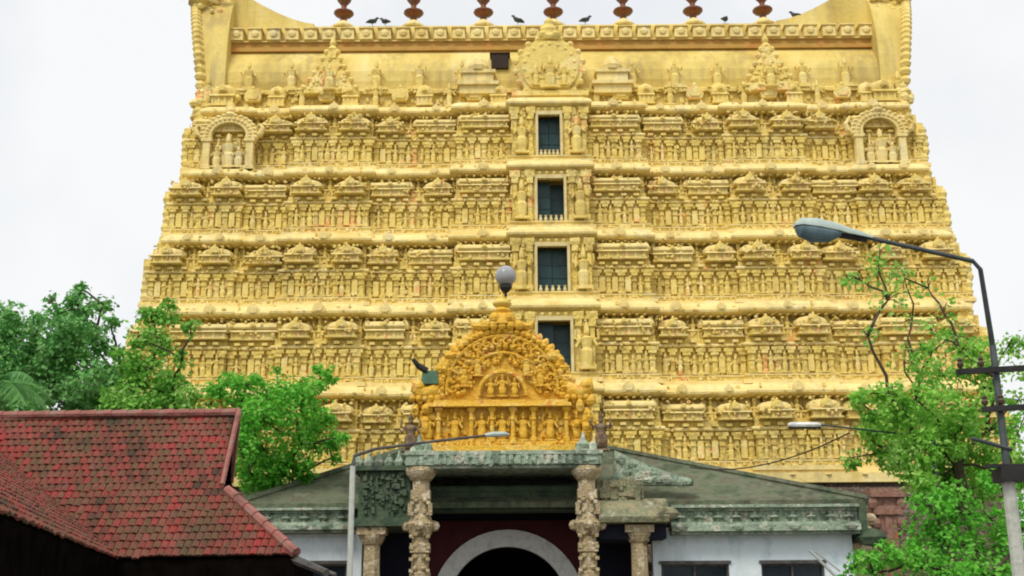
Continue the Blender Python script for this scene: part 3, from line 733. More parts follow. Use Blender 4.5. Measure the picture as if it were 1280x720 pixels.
# side aisles: short columns, stone eaves, dark walls behind
xs_l, xs_r = xat(465, 690, 38.4), xat(799, 690, 38.4)
zsl = ez(660, 38.4, 465)
c1 = None
for x, zt_ in ((xs_l, zsl), (xs_r, ez(657, 38.4, 799))):
    m = MB(); h = zt_
    m.lathe([(.42,.45),(.42,.8),(.3,.9),(.28,h*.55),(.34,h*.57),(.34,h*.62),(.27,h*.64),(.26,h-.55),(.32,h-.5),(.42,h-.3),(.44,h-.22)], (x, 38.4, 0), 8, ph=pi/8)
    m.box(x-.45, x+.45, 38.0, 38.8, h-.219, h)
    m.build('column', STONE_COL, porch)
m = MB()
xa_ = xat(442, 620, 38.2); za_, zb_ = ez(648, 38.2, 470), ez(583, 38.2, 470)
m.box(xa_, xl-.32, 37.9, 41.4, zsl+.02, za_); m.box(xa_+.15, xl-.32, 38.15, 41.4, za_+.002, zb_-.15, 0, .04); m.box(xa_-.05, xl-.3, 37.95, 41.4, zb_-.149, zb_)
m.box(xa_+.5, xl-.4, 38.3, 41, zb_+.002, zb_+.38, 0, .1)
clutter(m, xa_+.3, xl-.5, 38.15, za_+.1, zb_-.2, 110, .05, .16)
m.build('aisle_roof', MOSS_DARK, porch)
m = MB()
for i in range(6):
    x = xl-2.0+i*.32; m.lathe([(.14,0),(.17,.12),(.07,.3),(.02,.5)], (x, 38.15, zb_+.003), 7)
m.build('aisle_cresting', MINT, porch)
m = MB()
xb_ = xat(834, 640, 38.2); zc_, zd_ = ez(655, 38.2, 800), ez(622, 38.2, 800)
prf = [(-.1,0),(-.75,.02),(-.8,.12),(-.6,.28),(-.3,.42),(0,.5),(3.2,.5),(3.2,0)]
vs = []; kk = len(prf)
for x in (xr+.34, xb_): vs += [(x, 38.5+a, zc_+b_*(zd_-zc_)/.5) for a, b_ in prf]
m.add(vs, [tuple(range(kk-1,-1,-1)), tuple(range(kk, 2*kk))]+[(i, (i+1) % kk, kk+(i+1) % kk, kk+i) for i in range(kk)])
m.blob((xb_, 38.0, zc_+.3), (.35,.3,.22)); m.box(xr+.35, xb_-.7, 38.4, 41.4, zd_+.002, ez(600, 38.4, 780)); clutter(m, xr+.5, xb_-.8, 38.4, zd_, ez(602, 38.4, 780), 30, .1, .3)
m.build('aisle_eave', MOSSY_STONE, porch)
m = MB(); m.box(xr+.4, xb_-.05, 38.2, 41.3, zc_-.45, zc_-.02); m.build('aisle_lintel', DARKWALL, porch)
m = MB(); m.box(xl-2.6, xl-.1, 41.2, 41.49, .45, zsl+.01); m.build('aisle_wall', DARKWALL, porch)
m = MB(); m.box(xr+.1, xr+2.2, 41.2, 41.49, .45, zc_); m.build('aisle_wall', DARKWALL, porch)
m = MB()
cz = ez(606, 38.9, 800); pts = [at(px, py, 38.9) for px, py in ((768,606),(868,606),(866,599),(835,590),(800,577),(768,563))]
m.prism([(p.x, p.z) for p in pts], 38.9, 39.3); 
for i in range(45):
    u = rnd.random(); px = 772+88*u; py = rnd.uniform(572+30*u, 603); p = at(px, py, 38.88); m.blob(p, (rnd.uniform(.1,.22), .09, rnd.uniform(.08,.18)), 0, 7, 4)
m.build('aisle_cresting', MINT, porch)

# hipped hall roof with moulded eaves on both sides
ye = 39.0
e_l, e_r = at(296, 622, ye), at(1086, 632, ye)
zeave = (e_l.z+e_r.z)/2
yr = 43.6
zr_l = ez(563, yr, 520)
rl, rr_ = xat(505, 563, yr), xat(760, 566, yr)
hall = tag(empty('entrance_hall', (PX, 43, 0)), 'low hall with a green mossy hipped roof, moulded pale eaves and blue-white walls', 'hall')
m = MB(); yb = 48.4; th = .18
def slab(poly):
    n = len(poly); vs = [Vector(p) for p in poly]+[Vector(p)-Vector((0,0,th)) for p in poly]
    m.add(vs, [tuple(range(n)), tuple(range(2*n-1, n-1, -1))]+[(i, n+i, n+(i+1) % n, (i+1) % n) for i in range(n)])
RL, RR_ = Vector((rl, yr, zr_l)), Vector((rr_, yr, zr_l))
EL, ER = Vector((e_l.x, ye, zeave)), Vector((e_r.x, ye, zeave)); BL, BR = Vector((e_l.x, yb, zeave)), Vector((e_r.x, yb, zeave))
CL_, CR_ = Vector((xl-.6, ye, zeave)), Vector((xr+.6, ye, zeave))
slab([EL, ER, RR_, RL]); slab([ER, BR, RR_]); slab([BR, BL, RL, RR_]); slab([BL, EL, RL])
# ribs
for a, b_ in ((ER, RR_), (EL, RL), (RL, RR_)):
    m.tube([a+Vector((0,0,.02)), b_+Vector((0,0,.02))], .13, 6)
m.build('hip_roof', MOSS, hall)
def fascia(x0, x1, za, zb, name):
    m = MB(); H = za-zb
    for f0_, f1_, yo in ((.0,.1,-.30),(.1,.2,-.12),(.2,.58,-.02),(.58,.68,-.20),(.68,.9,-.34),(.9,1.0,-.18)):
        m.box(x0, x1, ye+yo, ye+.6, za-f1_*H+.002, za-f0_*H)
    n = int((x1-x0)/.55)
    for i in range(n):
        x = x0+.3+(x1-x0-.6)*i/max(1, n-1)
        m.lathe([(.16,0),(.2,.04),(.1,.09)], (x, ye-.05, za-.45*H), 8)
        m.box(x-.05, x+.05, ye-.12, ye, za-.57*H, za-.22*H)
        if i % 3 == 0: m.blob((x, ye-.33, za-.75*H), (.22,.1,.12))
    for i in range(int((x1-x0)*9)):
        m.blob((rnd.uniform(x0, x1), ye-.03, za-rnd.uniform(.2,.6)*H), (rnd.uniform(.05,.16), .06, rnd.uniform(.04,.12)), 0, 6, 4)
    return m.build(name, MINT, hall)
fx0 = xat(838, 650, ye); fx1 = xat(1072, 650, ye)
fascia(fx0, fx1, zeave-.16, ez(668, ye, 950), 'moulded_eave')
fxl0, fxl1 = xat(300, 640, ye), xat(440, 640, ye)
fascia(fxl0, fxl1, zeave-.16, ez(666, ye, 380), 'moulded_eave')
m = MB(); m.box(fxl1+.01, xl-.3, ye+.3, ye+1, zeave-.8, zeave-.19); m.box(xr+.35, fx0-.01, ye+.25, ye+1, zeave-.6, zeave-.19); m.build('eave_return', MOSS_DARK, hall) if False else None
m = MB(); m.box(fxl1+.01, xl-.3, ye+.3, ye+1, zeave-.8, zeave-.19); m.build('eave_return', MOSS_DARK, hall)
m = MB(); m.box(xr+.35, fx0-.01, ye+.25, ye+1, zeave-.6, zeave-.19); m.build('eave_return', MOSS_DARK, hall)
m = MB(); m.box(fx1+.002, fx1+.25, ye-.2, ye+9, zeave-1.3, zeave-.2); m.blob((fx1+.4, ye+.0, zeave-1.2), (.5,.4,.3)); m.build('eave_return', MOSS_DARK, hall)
# painted walls with windows
yw = 39.3; zw = ez(664, yw, 950)
def wall_open(x0, x1, opens, zt, name):
    m = MB(); x = x0
    for a, b_, s0, s1 in opens:
        m.box(x, a, yw, yw+.35, 0, zt); m.box(a+.001, b_-.001, yw, yw+.35, 0, s0); m.box(a+.001, b_-.001, yw, yw+.35, s1, zt); x = b_
    m.box(x, x1, yw, yw+.35, 0, zt); m.build(name, BLUEWHITE, hall)
    for a, b_, s0, s1 in opens:
        fr = MB(); t_ = .07
        fr.box(a-.06, b_+.06, yw-.05, yw-.003, s1, s1+.1); fr.box(a, a+t_, yw+.12, yw+.2, s0, s1); fr.box(b_-t_, b_, yw+.12, yw+.2, s0, s1); fr.box((a+b_)/2-.03, (a+b_)/2+.03, yw+.12, yw+.2, s0, s1); fr.box(a+t_+.001, b_-t_-.001, yw+.121, yw+.199, s1-t_, s1)
        w_ = fr.build('window', GREYWOOD, hall)
        gl = MB(); gl.box(a+.02, b_-.02, yw+.21, yw+.23, s0, s1); gl.build('window_pane', BLACKGLASS, w_)
zh_ = ez(705, yw, 870)
wx0 = xat(816, 690, yw)
wall_open(wx0, xat(1066, 690, yw), [(xat(826, 700, yw), xat(911, 700, yw), .9, zh_), (xat(951, 700, yw), xat(1030, 700, yw), .9, zh_)], zw, 'painted_wall')
wall_open(xat(300, 690, yw), xat(452, 690, yw), [(xat(340, 700, yw), xat(434, 700, yw), .9, ez(705, yw, 400))], zw, 'painted_wall')
m = MB(); m.box(fxl0, fx1, 44, 44.3, 0, zeave-.3); m.box(fxl0, fxl0+.3, yw+.36, 43.99, 0, zeave-.3); m.box(fx1-.3, fx1, yw+.36, 43.99, 0, zeave-.3)
m.build('rear_wall', DARKWALL, hall) if False else None

# carved reddish stone pillar and loose stone lumps at the right end of the hall
x = xat(1108, 660, 43); zt = ez(612, 43, 1108)
m = MB(); m.box(x-.5, x+.5, 42.6, 43.4, 0, .6)
m.box(x-.32, x+.32, 42.72, 43.28, .6, zt-.9); m.box(x-.5, x+.5, 42.6, 43.4, zt-.899, zt-.6); m.box(x-.36, x+.36, 42.7, 43.3, zt-.599, zt-.3); m.box(x-.6, x+.6, 42.5, 43.5, zt-.299, zt)
m.box(x-.12, x+.12, 42.66, 42.719, .8, zt-1.0)
for s in (-1,1): m.blob((x+s*.5, 42.7, zt-.5), (.2,.2,.25)); m.blob((x+s*.42, 42.65, zt-1.2), (.14,.14,.2))
tag(m.build('stone_pillar', REDSTONE), 'reddish carved stone pillar at the right end of the hall beside the green tree', 'pillar')
m = MB(); x2 = xat(1066, 660, 41); z2 = ez(652, 41, 1066)
m.box(x2-.55, x2+.55, 40.9, 42.2, 0, z2-.6); m.box(x2-.7, x2+.7, 40.75, 42.3, z2-.599, z2-.3)
for i in range(16): m.blob((x2+rnd.uniform(-.6,.6), 40.8, z2-.3+rnd.uniform(-.3,.4)), (.22,.22,.2), 0, 7, 5)
m.lathe([(.5,z2-.3),(.55,z2),(.3,z2+.35),(.1,z2+.6)], (x2+.1, 41.3, 0), 9)
tag(m.build('carved_bracket_pier', STONE_COL), 'weathered lumpy stone pier just right of the pale moulded eave', 'stone pier')

# ------------------------------------------------------------------ gold arched pediment on the porch roof
yp = 38.8; pcx = xat(628, 490, yp); k_ = mpp(yp, 7); zc = ez(490, yp, 628)
ped = tag(empty('arched_pediment', (pcx, yp, zs1)), 'ornate orange-gold arched pediment with flame edge standing on the porch roof', 'pediment')
zb0 = zs1+.002; zb1 = ez(505, yp, 628)
hwp = 108*k_
m = MB(); m.box(pcx-hwp, pcx+hwp, yp-.5, yp+.6, zb0, zb0+.28); m.box(pcx-hwp*.97, pcx+hwp*.97, yp-.35, yp+.55, zb0+.281, zb0+.42)
m.box(pcx-hwp*.9, pcx+hwp*.9, yp-.1, yp+.5, zb0+.421, zb1-.15); m.box(pcx-hwp*.86, pcx+hwp*.8, yp-.5, yp+.55, zb1-.149, zb1-.03, 0, .03); m.box(pcx-hwp*.8, pcx+hwp*.76, yp-.4, yp+.5, zb1-.029, zb1+.08)
clutter(m, pcx-hwp*.95, pcx+hwp*.95, yp-.35, zb0+.29, zb0+.41, 60, .06, .14)
clutter(m, pcx-hwp*.88, pcx+hwp*.88, yp-.1, zb0+.45, zb1-.2, 140, .07, .2)
m.build('base_frieze', PED_GOLD, ped)
c = None
for fx in (-.74, -.36, -.12, .12, .36, .74):
    x = pcx+hwp*fx; h = zb1-.16-(zb0+.43)
    m = MB(); m.lathe([(.12,0),(.12,.1),(.075,.14),(.07,h*.6),(.11,h*.65),(.075,h*.7),(.075,h*.85),(.14,h*.93),(.15,h)], (x, yp-.28, zb0+.425), 8)
    m.build('colonnette', PED_GOLD, ped)
for i, fx in enumerate((-.86, -.55, -.24, 0, .24, .55, .86)):
    h = .82*(zb1-.16-(zb0+.43)); o = figure(h, 2, 70+i, 1.25).build('deity_figure', PED_GOLD, ped, loc=(0,0,0), smooth=True)
    o.location = Vector((pcx+hwp*fx, yp-.26, zb0+.425))-WL[ped]; WL[o] = Vector((pcx+hwp*fx, yp-.26, zb0+.425))
r0 = 80*k_
def arch_plate(r, y0, y1, name, a0=-8, a1=188, mt=PED_GOLD, zsq=1.0):
    m = MB(); pts = [(pcx+r*cos(R(a0+(a1-a0)*i/30)), zc+.05+zsq*r*sin(R(a0+(a1-a0)*i/30))) for i in range(31)]
    m.prism(pts, y0, y1); return m
m = arch_plate(r0, yp+.0, yp+.45, '', zsq=1.0); m.build('arch_panel', PED_GOLD, ped)
m = MB()
for j, (rr, sz, nn) in enumerate(((.96, .11, 34), (.70, .10, 22))):
    for i in range(nn):
        a = R(-5+190*i/(nn-1)); m.blob((pcx+r0*rr*cos(a), yp-.06, zc+.05+r0*rr*sin(a)), (sz*1.1, .16, sz*1.1), 0, 7, 4)
for rr in (.88, .60):
    m.tube([(pcx+r0*rr*cos(R(-5+190*i/30)), yp-.08, zc+.05+r0*rr*sin(R(-5+190*i/30))) for i in range(31)], .06, 6)
for i in range(330):
    a = R(rnd.uniform(-4,184)); rr = rnd.uniform(.46, .98)*r0; m.blob((pcx+rr*cos(a), yp-.02, zc+.05+rr*sin(a)), (rnd.uniform(.05,.13), rnd.uniform(.06,.16), rnd.uniform(.05,.13)), 0, 6, 4)
for i in range(16):                                    # curled leaf scrolls
    a = R(2+176*i/15); c_ = Vector((pcx+r0*.78*cos(a), yp-.08, zc+.05+r0*.78*sin(a))); q_ = .17
    m.tube([c_+Vector((q_*(1-k/9)*cos(a+k*.8), -.02*k, q_*(1-k/9)*sin(a+k*.8))) for k in range(9)], [.055-.004*k for k in range(9)], 5)
for dx_ in (-1.25, -.8, .8, 1.25): m.merge(figure(.75, 2, int(90+dx_*8), 1.3), Matrix.Translation((pcx+dx_, yp-.14, zc+.05+(.1 if abs(dx_) > 1 else .45))))
m.build('arch_scrollwork', PED_GOLD, ped)
m = MB()
for i in range(29):
    a = R(-6+192*i/28); c_ = Vector((pcx+r0*1.0*cos(a), yp+.2, zc+.05+r0*1.0*sin(a))); dr = Vector((cos(a), 0, sin(a)))
    up = (dr+Vector((0,0,.45))).normalized()
    m.tube([c_, c_+dr*.08, c_+dr*.12+up*.06, c_+dr*.12+up*.14], [.15,.16,.11,.04], 6)
m.build('flame_border', PED_GOLD, ped)
m = MB()                                               # inner niche
ri = 30*k_
m.tube([(pcx+ri*cos(R(i*6)), yp-.2, zc-.15+ri*1.0*sin(R(i*6))) for i in range(31)], .07, 7)
m.build('niche_arch', PED_GOLD, ped)
m = MB(); m.prism([(pcx+ri*cos(R(i*7.5)), zc-.15+ri*sin(R(i*7.5))) for i in range(25)], yp-.05, yp-.02); m.build('niche_back', mat('niche_ochre', [(.50,.28,.03), (.60,.36,.05)], 3, .6), ped)
for dx, h, s in ((-.38, .62, 81), (.0, .72, 82), (.40, .62, 83)):
    o = figure(h, 2, s, 1.4).build('deity_figure', PED_GOLD, ped, loc=(0,0,0), smooth=True); o.location = Vector((pcx+dx, yp-.2, zc-.2))-WL[ped]
# crown and finial
m = MB(); zt0 = zc+r0*.92
m.box(pcx-.95, pcx+.95, yp-.1, yp+.5, zt0-.1, zt0+.2, 0, .08); m.box(pcx-.7, pcx+.7, yp-.16, yp+.5, zt0+.2, zt0+.42, 0, .06)
for i in range(5): m.blob((pcx-.55+.275*i, yp-.18, zt0+.3), (.16,.14,.18), 0, 8, 5)
for s in (-1,1): m.blob((pcx+s*.25, yp-.15, zt0+.55), (.2,.2,.2), 0, 9, 6); m.tube([(pcx+s*.6, yp, zt0+.3), (pcx+s*.95, yp, zt0+.3), (pcx+s*1.1, yp, zt0+.55)], [.18,.12,.03], 6)
m.lathe([(.5,.35),(.42,.6),(.3,.75),(.36,.85),(.18,1.0)], (pcx, yp+.15, zt0), 10)
m.build('crown', PED_GOLD, ped)
m = MB(); ztip = ez(364, yp, 627)
hh = ztip-(zt0+.98); m.lathe([(.16,0),(.3,.15*hh),(.33,.3*hh),(.2,.48*hh),(.1,.6*hh),(.12,.68*hh),(.05,.85*hh),(.02,hh)], (pcx, yp+.15, zt0+.98), 10)
m.build('finial', mat('yellow_gold_paint', [(.72,.52,.08), (.80,.62,.16)], 3, .45), ped, smooth=True)
for s in (-1, 1):                                      # leafy scroll wings that broaden the outline
    m = MB()
    for i in range(75):
        u = rnd.random(); zz_ = zb1+(zc+1.25-zb1)*u; xx_ = pcx+s*(r0*(.80+.40*(1-u)**.8)+rnd.uniform(-.25,.12))
        m.blob((xx_, yp+.1+rnd.uniform(-.25,.1), zz_), (rnd.uniform(.08,.2), rnd.uniform(.08,.18), rnd.uniform(.08,.2)), 0, 7, 4)
    for i in range(40):
        xx_ = pcx+s*(hwp-rnd.uniform(-.12,.5)); m.blob((xx_, yp+rnd.uniform(-.4,.1), rnd.uniform(zb0+.4, zb1+.1)), (rnd.uniform(.08,.2), .16, rnd.uniform(.1,.25)), 0, 7, 4)
    m.build('scroll_wing', PED_GOLD, ped)
for s in (-1, 1):                                      # makara beasts at the feet of the arch
    m = MB(); x = pcx+s*r0*1.12; z = zb1+.05
    m.tube([(x-s*.25, yp, z+.7), (x-s*.05, yp-.1, z+.35), (x+s*.25, yp-.15, z+.25), (x+s*.5, yp-.2, z+.45), (x+s*.55, yp-.2, z+.75)], [.12,.26,.28,.2,.06], 8)
    m.blob((x+s*.4, yp-.25, z+.5), (.2,.2,.2), 0, 8, 5)
    for dx in (0, .35): m.tube([(x+s*dx, yp-.2, z+.2), (x+s*dx, yp-.25, z-.1)], [.12,.08], 6)
    for i in range(5): m.blob((x+s*(-.2+.2*i), yp-.3, z+.1), .12, 0, 6, 4)
    m.build('makara_beast', PED_GOLD, ped, smooth=True)

# brown stone statues at both feet of the pediment, lamp on its peak, floodlight on its shoulder
def guard(px, py0, py1, lab):
    z0_ = zs1+.003; x = xat(px, 540, 38.1)
    m = figure(ez(py0, 38.1, px)-z0_, 2, px, 1.3); o = m.build('guardian_statue', mat('brown_statue_stone', [(.07,.04,.025), (.18,.12,.07), (.32,.25,.16)], 6, .8, .3, 12), None, loc=(0,0,0), smooth=True)
    o.location = (x, 37.9, z0_); return tag(o, lab, 'statue', 'brown statues flanking the pediment')
guard(514, 522, 562, 'brown stone statue on the porch roof at the left foot of the gold pediment')
guard(751, 520, 562, 'brown stone statue on the porch roof at the right foot of the gold pediment')
lp = empty('globe_lamp', (xat(632, 350, 38.9), yp+.15, ztip-.02)); tag(lp, 'grey round globe lamp on a black socket above the peak of the gold pediment', 'lamp')
L = WL[lp]; rg = 13.5*mpp(39, 10); zg = ez(345, yp+.15, 632)
m = MB(); m.lathe([(.05,-.12),(.05,.0),(.14,.06),(.2,.16),(.2,max(.2, zg-L.z-rg*.75))], L, 12); m.build('socket', BLACK, lp)
m = MB(); m.blob((L.x, L.y, zg), rg, 0, 20, 12); m.build('globe', GLOBE, lp, smooth=True)
fl = empty('floodlight', tuple(at(537, 487, 38.6))); tag(fl, 'small green and black floodlight beside the left shoulder of the gold pediment', 'floodlight')
L = WL[fl]; kk_ = mpp(38.6, 7)
m = MB(); m.box(L.x-.28, L.x+.3, 38.5, 38.95, L.z+.18, L.z+.62, 0, .05); m.build('housing', GREENBOX, fl)
m = MB(); m.tube([(L.x-.1, 38.6, L.z+.62), (L.x-.35, 38.5, L.z+.75), (L.x-.55, 38.4, L.z+.98)], [.12,.10,.06], 7); m.tube([(L.x+.1, 38.7, L.z+.2), (L.x+.4, 38.7, L.z+.1), (L.x+.15, 38.75, zb1-.1)], .05, 6)
m.build('bracket', BLACK, fl)

# ------------------------------------------------------------------ tiled house at the left
house = tag(empty('tiled_house', (-8, 30, 0)), 'low house with a steep red-brown clay tile roof and dark timber eaves, left foreground', 'house')
Ye, Yr = 26.0, 29.0
E, EV = at(370, 693, Ye), at(145, 697, Ye)
RRg = at(293, 518, Yr)
up0 = (RRg-E); uax = (EV-E).normalized()                # along the eave, to the left
nrm = uax.cross(up0).normalized()
if nrm.y > 0: nrm = -nrm
vax = nrm.cross(uax).normalized()
if vax.z < 0: vax = -vax
G = onplane(275, 605, E, nrm); V0 = onplane(0, 568, E, nrm); RL0 = onplane(0, 525, E, nrm)
def plane_tiles(poly, origin, u, v, n, mb, rowh=.225, tw=.165, th=.026):
    P = [((p-origin).dot(u), (p-origin).dot(v)) for p in poly]
    vmin, vmax = min(p[1] for p in P), max(p[1] for p in P)
    rows = int(math.ceil((vmax-vmin)/rowh))
    def span(vv):
        xs_ = []
        for i in range(len(P)):
            (a, b_), (c, d_) = P[i], P[(i+1) % len(P)]
            if (b_ <= vv < d_) or (d_ <= vv < b_): xs_.append(a+(c-a)*(vv-b_)/(d_-b_))
        return (min(xs_), max(xs_)) if len(xs_) >= 2 else None
    for r in range(rows):
        v0 = vmin+r*rowh; v1 = min(v0+rowh*1.12, vmax)
        s0, s1 = span(v0+.01), span(min(v1, vmax-.01)-.005)
        if not s0: continue
        if not s1: s1 = s0
        lo, hi = min(s0[0], s1[0]), max(s0[1], s1[1])
        x = lo-(tw*.5 if r % 2 else 0)
        while x < hi:
            a, b_ = x+.006, x+tw-.006
            a0, b0 = max(a, s0[0]), min(b_, s0[1]); a1, b1 = max(a, s1[0]), min(b_, s1[1])
            x += tw
            if b0-a0 < .02 and b1-a1 < .02: continue
            if b0 < a0: a0 = b0 = max(min((a0+b0)/2, s0[1]), s0[0])
            if b1 < a1: a1 = b1 = max(min((a1+b1)/2, s1[1]), s1[0])
            lift = th+rnd.uniform(-.012, .016); dv = rnd.uniform(-.012, .012) if rnd.random() > .05 else rnd.uniform(-.06, -.02)
            mid0, mid1 = (a0+b0)/2, (a1+b1)/2
            def W(uu, vv, h): return origin+u*uu+v*vv+n*h
            vs = [W(a0, v0+dv, lift), W(mid0, v0+dv, lift+.03), W(b0, v0+dv, lift), W(b1, v1, .0), W(mid1, v1, .025), W(a1, v1, .0), W(a0, v0+dv, lift-.035), W(b0, v0+dv, lift-.035)]
            mb.add(vs, [(0,1,4,5), (1,2,3,4), (6,7,2,1,0), (6,0,5), (7,3,2)])
far = RL0+(RL0-RRg)*0.5
main_poly = [EV, E, G, RRg, far, V0+(V0-EV)*.0]
# valley line continued up to the ridge
vdir = (V0-EV); tt = (RRg.z-V0.z)/vdir.z; VT = V0+vdir*tt
main_poly = [EV, E, G, RRg, VT]
roofm = MB(); plane_tiles(main_poly, E, uax, vax, nrm, roofm)
# wing slope on the left
nEV = EV.copy(); P0 = at(0, 640, 15.0); P0.z = EV.z+(P0.z-EV.z)*.4
edir = (P0-EV).normalized(); P2 = EV+edir*14
nw = edir.cross(VT-EV).normalized()
if nw.z < 0: nw = -nw
vw = nw.cross(edir).normalized()
if vw.z < 0: vw = -vw
RW2 = VT+edir*14
plane_tiles([EV, P2, RW2, VT], EV, edir, vw, nw, roofm)
# right hip slope, back slope
Eb = Vector((E.x*(E.y+6.0)/E.y, E.y+6.0, E.z)); Gb = at(289, 603, G.y+3.0); 
hip = [E, Eb, Gb, G]; uh = (Eb-E).normalized(); nh = uh.cross(G-E).normalized()
if nh.z < 0: nh = -nh
vh = nh.cross(uh).normalized(); vh = -vh if vh.z < 0 else vh
plane_tiles(hip, E, uh, vh, nh, roofm)
RLb = Vector((RRg.x-14, RRg.y+.2, RRg.z-.1)); EbL = Vector((E.x-20, Eb.y, E.z))
bk = [Eb, EbL, RLb, RRg, Gb]; ub = (EbL-Eb).normalized(); nb_ = ub.cross(RRg-Eb).normalized()
if nb_.z < 0: nb_ = -nb_
vb = nb_.cross(ub).normalized(); vb = -vb if vb.z < 0 else vb
plane_tiles(bk, Eb, ub, vb, nb_, roofm)
roofo = roofm.build('roof', TILE, house)
m = MB()                                               # boarding beneath the tiles, gable boards, eaves
def sheet(poly, n, off, th):
    k = len(poly); vs = [p+n*off for p in poly]+[p+n*(off-th) for p in poly]
    m.add(vs, [tuple(range(k)), tuple(range(2*k-1, k-1, -1))]+[(i, k+i, k+(i+1) % k, (i+1) % k) for i in range(k)])
sheet(main_poly, nrm, -.03, .08); sheet([EV, P2, RW2, VT], nw, -.03, .08); sheet(hip, nh, -.03, .08); sheet(bk, nb_, -.03, .08)
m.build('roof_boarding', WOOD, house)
m = MB()
gi = Vector((-.25, 0, 0))
m.add([G+gi, Gb+gi, RRg+gi+Vector((-.1, 0, -.1))], [(0,1,2)])
m.build('gable_boards', WOOD, house)
m = MB()                                               # ridge and hip cap tiles
def caps(a, b_, r=.11, step=.38):
    L_ = (b_-a).length; n = int(L_/step); d_ = (b_-a).normalized()
    for i in range(n):
        p = a+d_*(i*step); q = a+d_*(i*step+step*1.08); m.tube([p+Vector((0,0,.03)), q+Vector((0,0,.02))], [r*1.08, r*.92], 8)
caps(RRg+Vector((.05,0,.02)), VT, .10); m.build('ridge_tiles', RIDGE, roofo)
m = MB(); caps(E, G, .12); m.build('hip_tiles', RIDGE, roofo)
m = MB(); m.tube([G+Vector((.05,-.02,-.02)), (G+RRg)/2+Vector((.07,-.02,0)), RRg+Vector((.12,-.05,.1))], [.06,.06,.07], 6); m.tube([Gb, RRg+Vector((.1,.05,.05))], .06, 6)
m.build('verge_board', RIDGE, house)
m = MB(); q = at(408, 716, Ye-1.0); m.tube([E+Vector((-.1,.2,-.08)), q], [.1,.08], 6); m.tube([E+Vector((-.1,.6,-.1)), q+Vector((.02,1.2,0))], .05, 6); m.build('corner_rafter', GREYWOOD, house)
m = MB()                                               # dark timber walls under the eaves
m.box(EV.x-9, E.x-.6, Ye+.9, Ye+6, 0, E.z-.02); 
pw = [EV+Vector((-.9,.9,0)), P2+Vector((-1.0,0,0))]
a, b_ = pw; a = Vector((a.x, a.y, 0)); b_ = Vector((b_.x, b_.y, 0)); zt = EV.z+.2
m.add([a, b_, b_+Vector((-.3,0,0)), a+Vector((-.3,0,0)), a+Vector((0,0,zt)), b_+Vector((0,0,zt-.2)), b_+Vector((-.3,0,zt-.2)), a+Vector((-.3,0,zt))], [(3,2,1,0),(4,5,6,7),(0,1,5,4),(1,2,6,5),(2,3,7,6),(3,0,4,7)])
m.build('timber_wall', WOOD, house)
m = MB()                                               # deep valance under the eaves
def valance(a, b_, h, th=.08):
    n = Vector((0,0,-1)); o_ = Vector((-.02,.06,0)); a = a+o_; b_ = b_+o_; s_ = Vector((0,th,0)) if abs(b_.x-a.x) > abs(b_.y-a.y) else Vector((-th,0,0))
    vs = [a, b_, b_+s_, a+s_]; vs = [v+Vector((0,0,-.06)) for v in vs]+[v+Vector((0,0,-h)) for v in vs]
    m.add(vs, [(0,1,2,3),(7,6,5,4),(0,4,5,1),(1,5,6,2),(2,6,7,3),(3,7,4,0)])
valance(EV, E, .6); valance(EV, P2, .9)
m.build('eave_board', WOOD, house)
print('HOUSE', E, EV, RRg, G, VT, P0, P2)

# ------------------------------------------------------------------ lamps, poles, wires
# slim street lamp at the left of the porch
yq = 33.0
b0 = at(437, 720, yq); zt = ez(578, yq, 440)
sl = tag(empty('street_lamp', (b0.x, yq, 0)), 'slim pale street lamp with a curved arm reaching right, left of the porch', 'street lamp')
m = MB(); m.lathe([(.13,0),(.13,.4),(.085,.45),(.075,zt-.1)], (b0.x, yq, 0), 9); m.build('pole', PALEPOLE, sl)
m = MB(); p1 = at(443, 570, yq); p2 = at(470, 561, yq); p3 = at(540, 552, yq); p4 = at(612, 544, yq)
m.tube([(b0.x, yq, zt-.15), (b0.x+.02, yq, zt), p1, p2, p3, p4], [.06,.055,.05,.045,.04,.035], 7); m.build('lamp_arm', GREYWOOD, sl)
m = MB(); m.tube([p4-Vector((.12,0,0)), p4+Vector((.1,0,.02)), p4+Vector((.4,0,.03)), p4+Vector((.55,0,.02))], [.05,.08,.07,.02], 8); m.build('lamp_head', LAMPHOOD, sl)

# utility pole with crossarms and the big street lamp
yu = 20.0
pb = at(1272, 700, yu)
X0 = pb.x; ztop = ez(432, yu, 1243)
up_ = tag(empty('utility_pole', (X0, yu, 0)), 'concrete utility pole with black crossarms and a bent street lamp arm, right edge', 'utility pole')
xm, zm = at(1266, 592, yu).x, ez(592, yu, 1266)
m = MB(); m.lathe([(.125,0),(.105,zm-.02)], (X0, yu, 0), 10); m.build('pole', CONCRETE, up_)
m = MB(); m.tube([(X0, yu, zm-.05), (X0, yu, ztop)], [.07,.06], 8); m.build('upper_pole', STEEL, up_)
m = MB(); a1 = at(1222, 326, yu-.5); pt = Vector((X0, yu, ztop)); a2 = at(1085, 297, yu-1.0)
m.tube([pt-Vector((0,0,.3)), pt, a1+Vector((.03,0,-.15)), a1+Vector((-.08,0,-.005)), a2], [.055,.05,.042,.04,.036], 8); m.build('lamp_arm', STEEL, up_)
h0, h1 = at(1088, 298, yu-1.0), at(995, 283, yu-1.2)
ax = (h1-h0); Lh = ax.length; ax.normalize(); sd_ = Vector((0,1,0)); sd_ = (sd_-ax*sd_.dot(ax)).normalized(); upv = sd_.cross(ax); upv = -upv if upv.z < 0 else upv
